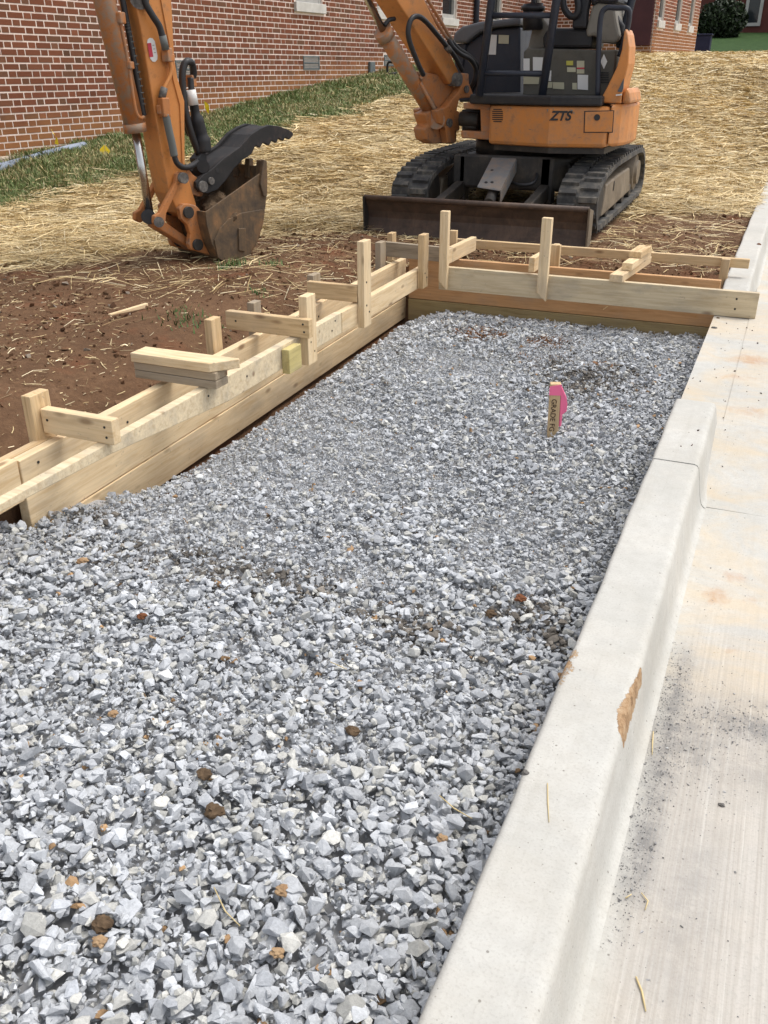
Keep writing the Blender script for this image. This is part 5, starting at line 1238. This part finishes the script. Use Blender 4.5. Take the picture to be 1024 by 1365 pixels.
MB().prism([A(x, y, offn + .022) for x, y in ((286, 320), (293, 305), (305, 292), (322, 284), (350, 279), (349.5, 300), (341, 325), (328, 345.5), (312, 352.5), (301, 350.5), (291, 343.5))], -nA * .011).build('wear_plate', BUCKM, bucket, .003)
MB().prism([A(x, y, offn + .034) for x, y in ((318.5, 304.5), (328, 304), (327, 336), (319, 334))], -nA * .014).build('weld_block', BUCKM, bucket, .004)
text_pos = A(323, 320, offn + .036)
MB().prism([A(x, y, offn + .03) for x, y in ((352, 262), (347.5, 246), (350, 225), (352, 213), (356, 214), (357, 235), (356.5, 262))], -nA * .03).build('side_cutter', BUCKM, bucket, .005)
for k in range(4):
    o_ = offn - .03 - k * (WB - .06) / 3
    MB().prism([AO(x, y, offn, o_) for x, y in ((351, 240), (352, 214), (357, 213), (359, 240))], -nA * .05).build('bucket_tooth', BUCKM, bucket, .006)
for off in (.125, -.075):
    e = MB().prism([AO(x, y, .125, off) for x, y in ((239, 278), (244, 272), (252, 271.5), (262, 274), (268, 281), (276, 283), (284, 322), (292, 345), (280, 340), (266, 336), (255, 333), (252, 325), (254, 312), (250, 300), (242, 292))], -nA * .04); e.build('bucket_ear', ORANGED, bucket, .006)
    for (x, y) in ((250, 283), (262.5, 326)):
        q = AO(x, y, .125, off); MB().cyl(q - nA * .05, q + nA * .022, .036, 16).build('pin', BLACKP if off < 0 else UNDERM, bucket)
# soil left in the bucket
bm = bmesh.new(); bmesh.ops.create_icosphere(bm, subdivisions=4, radius=1); 
for v in bm.verts:
    d = v.co.copy(); k = 1 + .9 * float(fbm(np.array(d.x * 2.5 + 3), np.array(d.y * 2.5 + d.z * 2.2), 4)); v.co = d * k
me = bpy.data.meshes.new('soil_in_bucket'); bm.to_mesh(me); bm.free()
qc = AO(312, 300, offn, 0.0)
bx_ = np.column_stack([dA * .20, nA * .195, np.array([0, 0, .17])])
so = mkobj('soil', me, CLAYD, None, Matrix(((bx_[0, 0], bx_[0, 1], bx_[0, 2], qc[0]), (bx_[1, 0], bx_[1, 1], bx_[1, 2], qc[1]), (bx_[2, 0], bx_[2, 1], bx_[2, 2], qc[2]), (0, 0, 0, 1)))); tag(so, 'dark lump of soil lying inside the excavator bucket', 'soil')
# thumb
tl = [(261.5, 243), (270, 234), (282, 226), (300, 210), (320, 196), (335, 179), (347.5, 171), (359, 166.5), (372, 168), (385, 173), (391, 177), (391, 181), (386, 186), (381, 183), (378, 188), (371.5, 184), (369, 190.5), (362.5, 187.5), (359, 194), (351, 190), (347, 197), (341, 194), (336, 205), (331, 209), (324, 213), (312, 225), (301, 241), (290, 253), (277, 258), (267, 256), (262, 250)]
th_ = part(MB().prism([A(x, y, .115) for x, y in tl], -nA * .03), 'thumb', THUMBM, bev=.004, label='black toothed thumb above the bucket')
MB().prism([AO(x, y, .115, -.115) for x, y in tl], -nA * .03).build('thumb_side', THUMBM, th_, .004)
tp = [(278, 230), (300, 211), (320, 197), (335, 180), (347.5, 172), (358, 168)]; tq = [(279, 234), (301, 216), (321, 202), (337, 185), (348.5, 176.5), (358, 172)]
MB().prism([A(x, y, .088) for x, y in tp + tq[::-1]], -nA * .205).build('thumb_plate', THUMBM, th_, .003)
for (x, y, r_) in ((270, 248.5, .034), (281, 241, .022)):
    q = A(x, y, .115); MB().cyl(q - nA * .27, q + nA * .014, r_, 16).build('pin', PINM, th_)
q = A(288, 227, .1); MB().cyl(q, q + nA * .017, .014, 12).build('bolt_hole', BLACKL, th_)
MB().cyl(A(271, 222, .10), A(271, 222, -.11), .04, 14).build('cylinder_eye', BLACKP, th_)
prismM([A(x, y, .03) for x, y in ((262, 212), (274, 198), (278, 222), (284, 232), (270, 240))], .08).build('thumb_crank', BLACKP, th_, .006)
# ================================================================== STRAW, GRASS, CLODS, SMALL THINGS
def ribbons(name, P, L, Wd, yaw, pitch, curve, cols, mat):
    n = len(P); d = np.stack([np.cos(yaw) * np.cos(pitch), np.sin(yaw) * np.cos(pitch), np.sin(pitch)], -1)
    s = np.stack([-np.sin(yaw), np.cos(yaw), rng.normal(0, .5, n)], -1); s /= np.linalg.norm(s, axis=1)[:, None]
    L = L[:, None]; h = Wd[:, None] / 2
    mid = P + s * curve[:, None] * L + np.array([0, 0, 1]) * (np.abs(curve)[:, None] * L * .25)
    a, b = P - d * L / 2, P + d * L / 2
    V = np.stack([a - s * h, a + s * h, mid - s * h, mid + s * h, b - s * h * .7, b + s * h * .7], 1).reshape(-1, 3)
    f = np.array([(0, 1, 3, 2), (2, 3, 5, 4)]); Fc = (f[None] + (np.arange(n) * 6)[:, None, None]).reshape(-1, 4)
    return fast_mesh(name, V, Fc, np.repeat(cols, 6, 0))
def sample(n, x0, x1, y0, y1, dens):
    out = []
    got = 0
    while got < n:
        x = rng.uniform(x0, x1, n * 3); y = rng.uniform(y0, y1, n * 3); k = rng.random(n * 3) < dens(x, y)
        out.append(np.stack([x[k], y[k]], -1)); got += k.sum()
    return np.concatenate(out)[:n]
def falloff(x, y): return 1 / (1 + ((np.hypot(x, y) - 4) / 6.5) ** 2)
def machine(x, y): return ((x > -2.9) & (x < -2.6) | (x > -1.57) & (x < -1.27)) & (y > 7.0) & (y < 9.0)
NS = 120000
xy = sample(NS, -8.0, 0.0, 3.6, 26, lambda x, y: np.clip(strawmask(x, y) + 0.07 * sstep(-.9, .1, fbm(x * 1.9, y * 1.9, 3)) * (y > 4.2) * (walldist(x, y) > .5) * (1 - pitmask(x, y)), 0, 1) * falloff(x, y) * (1 - pitmask(x, y)) * (~machine(x, y)))
D = np.hypot(xy[:, 0], xy[:, 1]); sc = np.clip(D / 6.5, 0.9, 3.2)
z = gz(xy[:, 0], xy[:, 1]); th_s = strawmask(xy[:, 0], xy[:, 1])
P = np.column_stack([xy, z + 0.004 + rng.random(NS) ** 1.6 * 0.045 * (0.25 + th_s)])
base = np.array([[.64, .50, .26], [.72, .58, .33], [.52, .38, .18], [.78, .67, .44], [.34, .24, .12]])
cols = base[rng.choice(5, NS, p=[.29, .25, .22, .10, .14])] * np.exp(rng.normal(0, .16, NS) + .35 * fbm(xy[:, 0] * 1.3 + 3, xy[:, 1] * 1.3, 3))[:, None]
me = ribbons('straw', P, rng.uniform(.08, .30, NS) * sc ** .3, rng.uniform(.0024, .0054, NS) * sc, rng.normal(0.4, 1.1, NS), rng.normal(0, .11, NS), rng.normal(0, .022, NS), cols, STRAWM)
tag(mkobj('straw', me, STRAWM), 'yellow straw mulch spread over the yard soil', 'straw', kind='stuff')
ND = 9000
xy = sample(ND, -6.5, -0.3, 1.2, 9.5, lambda x, y: (1 - .85 * strawmask(x, y)) * (1 - pitmask(x, y)) * (~machine(x, y)) * falloff(x, y) * np.clip(.5 + 1.3 * fbm(x * 3, y * 3, 3), .05, 1))
z = gz(xy[:, 0], xy[:, 1]); cols = base[rng.choice(5, ND, p=[.25, .25, .2, .2, .10])] * np.exp(rng.normal(-.15, .25, ND))[:, None]
me = ribbons('straw', np.column_stack([xy, z + .004 + rng.random(ND) * .006]), np.exp(rng.normal(np.log(.025), .7, ND)).clip(.008, .16), rng.uniform(.0015, .004, ND), rng.uniform(0, 6.28, ND), rng.normal(0, .15, ND), rng.normal(0, .08, ND), cols, STRAWM)
tag(mkobj('straw', me, STRAWM), 'short straw chaff strewn over the bare brown soil', 'straw', kind='stuff')
NG = 95000
xy = sample(NG, -8.2, -3.0, 5.0, 30, lambda x, y: grassmask(x, y) * (walldist(x, y) > 0.02) * falloff(x, y) ** .8)
D = np.hypot(xy[:, 0], xy[:, 1]); sc = np.clip(D / 8, 0.9, 2.6); z = gz(xy[:, 0], xy[:, 1])
hgt = rng.uniform(.02, .055, NG) * (1 + .7 * np.exp(-walldist(xy[:, 0], xy[:, 1]) / .25)) * (1 + .9 * fbm(xy[:, 0] * 2, xy[:, 1] * 2, 3))
yaw = rng.uniform(0, 6.283, NG); lean = rng.uniform(.2, 1.6, NG)
d = np.stack([np.cos(yaw), np.sin(yaw)], -1); w = rng.uniform(.0018, .004, NG) * sc
b0 = np.column_stack([xy, z - .005]); tip = np.column_stack([xy + d * (hgt * lean)[:, None], z + hgt]); mid = (b0 + tip) / 2 + np.array([0, 0, 1]) * (hgt * .14)[:, None]
sd = np.column_stack([-d[:, 1], d[:, 0], np.zeros(NG)]) * w[:, None]
V = np.stack([b0 - sd, b0 + sd, mid + sd * .8, mid - sd * .8, tip], 1).reshape(-1, 3)
f3 = np.array([(0, 1, 2), (0, 2, 3), (3, 2, 4)]); Fc = (f3[None] + (np.arange(NG) * 5)[:, None, None]).reshape(-1, 3)
gcb = np.array([[.14, .19, .06], [.18, .235, .085], [.11, .155, .048], [.28, .25, .12], [.46, .38, .20]])
pale = sstep(-.1, .3, fbm(xy[:, 0] * 1.6 + 7, xy[:, 1] * 1.6, 3)); pk = rng.random(NG)
ci = np.where(pk < .12 + .25 * pale, 4, np.where(pk < .2 + .4 * pale, 3, rng.integers(0, 3, NG)))
tag(mkobj('grass', fast_mesh('grass', V, Fc, np.repeat(gcb[ci] * np.exp(rng.normal(0, .2, NG))[:, None], 5, 0)), GRASSM), 'patchy green grass strip along the foot of the brick wall', 'grass', kind='stuff')
# clods and crumbs of soil
NC = 9000
xy = sample(NC, -6.5, -0.25, 1.6, 9.5, lambda x, y: (1 - .8 * strawmask(x, y)) * (1 - pitmask(x, y)) * falloff(x, y) * (~machine(x, y)) * np.clip(.35 + 1.6 * fbm(x * 2.2, y * 2.2, 3) + .5 * ((y > 5.5) & (y < 6.6)), .03, 1))
sz = np.clip(np.exp(rng.normal(np.log(.0068), .55, NC)), .0025, .028); z = gz(xy[:, 0], xy[:, 1])
cl = np.array([[.155, .085, .048], [.12, .062, .035], [.20, .12, .07], [.28, .23, .18]])[rng.choice(4, NC, p=[.4, .35, .2, .05])] * np.exp(rng.normal(0, .2, NC))[:, None]
tag(mkobj('soil_crumbs', scatter('soil_crumbs', np.column_stack([xy, z + sz * .3]), sz, .5, cl, LIBB), CLODM), 'brown soil crumbs on the bare ground behind the forms', 'soil', kind='stuff')
# grit in the gutter
def grit_dens(x, y):
    return np.exp(-((x + .05) / .03) ** 2) * sstep(1.0, 1.3, y) * (1 - sstep(1.8, 2.1, y)) + .7 * np.exp(-((x - c1[0] - .05) / .13) ** 2 - ((y - c1[1] + .02) / .06) ** 2) + .5 * np.exp(-((x - c0[0]) / .1) ** 2 - ((y - c0[1]) / .15) ** 2) + .012
NGR = 4000
xy = sample(NGR, -.072, .6, .7, 2.84, grit_dens); sz = np.clip(np.exp(rng.normal(np.log(.0010), .5, NGR)), .0005, .005)
gcl = np.array([.27, .265, .262]) * np.exp(rng.normal(0, .4, NGR))[:, None]
tag(mkobj('grit', scatter('grit', np.column_stack([xy, gut(xy[:, 0], 0) + sz * .4]), sz, .4, np.clip(gcl, .03, .5), LIBB), GRAVELM), 'grey stone grit spilt in the gutter', 'grit', kind='stuff')
NP_ = 80
xy = sample(NP_, -.25, .7, 2.9, 5.2, lambda x, y: .15 + .85 * np.exp(-((x + .1) / .12) ** 2)); sz = np.clip(np.exp(rng.normal(np.log(.0028), .6, NP_)), .001, .009)
zz = np.where(xy[:, 0] < -.0785, np.where(xy[:, 1] > 3.55, -.082, .001), apron(xy[:, 0], xy[:, 1]) + .001)
tag(mkobj('grit', scatter('grit', np.column_stack([xy, zz + sz * .3]), sz, .4, np.array([.13, .10, .08]) * np.exp(rng.normal(0, .5, NP_))[:, None], LIBB), GRAVELM), 'brown crumbs scattered on the pale pavement', 'grit', kind='stuff')
# single straws
def stalk(pts, r_, label, Z):
    P_ = [pZ(x, y, Z) if Z is not None else None for x, y in pts]
    if Z is None: P_ = [np.array([*(q := pZ(x, y, -.16))[:2], gravel_h(q[0], q[1]) + .045]) for x, y in pts]
    r_ *= .7; o = MB().tube(P_, [r_ * .8] + [r_] * (len(P_) - 2) + [r_ * .6], 6).build('straw_stalk', STALK); tag(o, label, 'straw')
STALK = m_plain('single_straw', (.66, .52, .26), .6)
stalk([(730, 1044), (730.5, 1070), (732, 1096)], .0016, 'thin straw lying lengthwise on top of the near kerb', .002)
stalk([(871, 975), (870, 990), (869.5, 1006)], .0020, 'short yellow straw in the grit beside the kerb', -.146)
stalk([(848, 1302), (856, 1322), (861, 1348)], .0026, 'bent straw low in the gutter near the bottom edge', -.146)
stalk([(834, 1197), (842, 1192)], .0020, 'tiny pale straw chip in the gutter, the upper left of two', -.146)
stalk([(855, 1190), (864, 1201), (860, 1213)], .0018, 'small broken straw in the gutter, right of the tiny chip', -.146)
stalk([(586, 1056), (606, 1072), (630, 1083)], .0022, 'straw across the stones near the kerb', None)
stalk([(440, 874), (462, 884)], .0022, 'short straw on the gravel in the middle of the bed', None)
stalk([(285, 1180), (300, 1212), (320, 1232)], .0018, 'thin bent straw among the stones at lower left', None)
for args in ((285, 1078, .018, 'dark clay lump on the stones at lower left', CLAYD), (272, 1028, .014, 'smaller dark clay lump above the larger one', CLAYD), (135, 1228, .016, 'brown clay lump near the left bottom of the gravel', CLAYD),
             (470, 968, .014, 'dark clay lump in the middle of the gravel bed', CLAYD), (377, 1186, .012, 'tan stone among grey stones at lower centre', CLAYT), (110, 745, .016, 'tan brown stone on the gravel near the near end of the form', CLAYT),
             (370, 1268, .010, 'small orange tan stone near the bottom edge', CLAYT), (132, 1250, .011, 'tan stone just below the brown clay lump', CLAYT), (655, 805, .015, 'brown clay lump right of the middle of the gravel', CLAYD), (695, 785, .015, 'reddish clay lump towards the kerb', CLAYR), (590, 1113, .010, 'small rusty stone near the kerb', CLAYT), (188, 810, .012, 'reddish lump on the gravel left of the middle', CLAYR), (150, 945, .011, 'small tan stone at the left of the gravel', CLAYT)):
    lump(*args)
for (x, y, r_, lab, m_) in ((952, 437, .012, 'grey pebble on the pavement corner beside the cross form', PINM), (957, 424, .008, 'small brown pebble under the end of the hung board', CLAYD), (700, 1030, .006, 'tiny dark pebble on the top edge of the near kerb', PINM), (962, 1073, .0055, 'dark pebble in the gutter beside the dust streak', PINM), (1012, 326, .014, 'red brown clod on the far kerb', CLAYR)):
    lump(x, y, r_, lab, m_, 'pebble', 'pebble', -.082 if y < 600 and y > 400 else (0.0 if y < 400 or x < 800 else -.147))
# wood splinter on the soil, marker flags
q0, q1 = pZ(148, 433, 0), pZ(190, 418, 0)
for q in (q0, q1): q[2] = float(gz(q[0], q[1])) + .02
o = lumber('wood_splinter', q0, q1 + np.array([0.02, 0.02, 0]), .02, .024, WOOD, None, taper=(.008, .026)); tag(o, 'pale wood splinter lying on the bare soil', 'wood splinter')
def flag(px, py, s, pts, label):
    q = on_ground(px, py)
    f = empty('marker_flag', q, label, 'marker flag', 'yellow marker flags along the wall')
    k = np.linalg.norm(q - CAM) / F
    top = pts[0]
    def w(p): return q + RT * (p[0] - px) * k + np.array([0, 0, 1.0]) * (py - p[1]) * k * .93 + np.array([0, .02, 0]) * math.sin(p[0])
    MB().tube([q - (0, 0, max(.05, q[2] - float(gz(q[0], q[1])) + .05)), w((px + (top[0] - px) * .5, (py + top[1]) / 2)), w(top)], .0022 * s, 5).build('flag_wire', WIRE, f)
    MB().prism([w(p) for p in pts], FW * .003).build('flag_sheet', FLAGY, f)
flag(77, 197, 1, [(72, 175), (75, 180), (79, 186), (77, 194), (75, 192), (76, 184)], 'slender yellow marker flag against the foot of the brick wall')
flag(144, 206, 1, [(141, 194), (145.5, 201), (147, 209), (143, 207.5), (137, 203), (135.5, 200)], 'yellow marker flag leaning in the grass left of the bucket cylinder')
flag(277, 158, 1, [(275, 137), (280.5, 142), (280, 147), (277.5, 153), (275.5, 146)], 'yellow marker flag in the grass right of the excavator stick')
# small green tufts on the bare soil
def tuft(px, py, n, rad, h, label):
    q = pZ(px, py, 0.0); q[2] = float(gz(q[0], q[1]))
    xy = q[:2] + rng.normal(0, rad, (n, 2)); z = gz(xy[:, 0], xy[:, 1]); yaw = rng.uniform(0, 6.28, n); hh = rng.uniform(.4, 1.2, n) * h; d = np.stack([np.cos(yaw), np.sin(yaw)], -1)
    b0 = np.column_stack([xy, z]); tip = np.column_stack([xy + d * (hh * .7)[:, None], z + hh]); sd = np.column_stack([-d[:, 1], d[:, 0], np.zeros(n)]) * .004
    V = np.stack([b0 - sd, b0 + sd, tip], 1).reshape(-1, 3)
    o = mkobj('grass_tuft', fast_mesh('grass_tuft', V, np.arange(3 * n).reshape(-1, 3), np.repeat(np.array([[.06, .12, .03]]) * np.exp(rng.normal(0, .3, n))[:, None], 3, 0)), GRASSM); tag(o, label, 'grass tuft', kind='stuff')
tuft(312, 358, 130, .06, .05, 'green grass tuft on the soil under the bucket'); tuft(250, 432, 110, .09, .035, 'thin green tuft on the bare soil behind the middle of the left form'); tuft(345, 393, 40, .03, .03, 'small green tuft behind the gravel side stakes')
tuft(365, 362, 50, .04, .035, 'faint green tuft between the bucket and the forms')
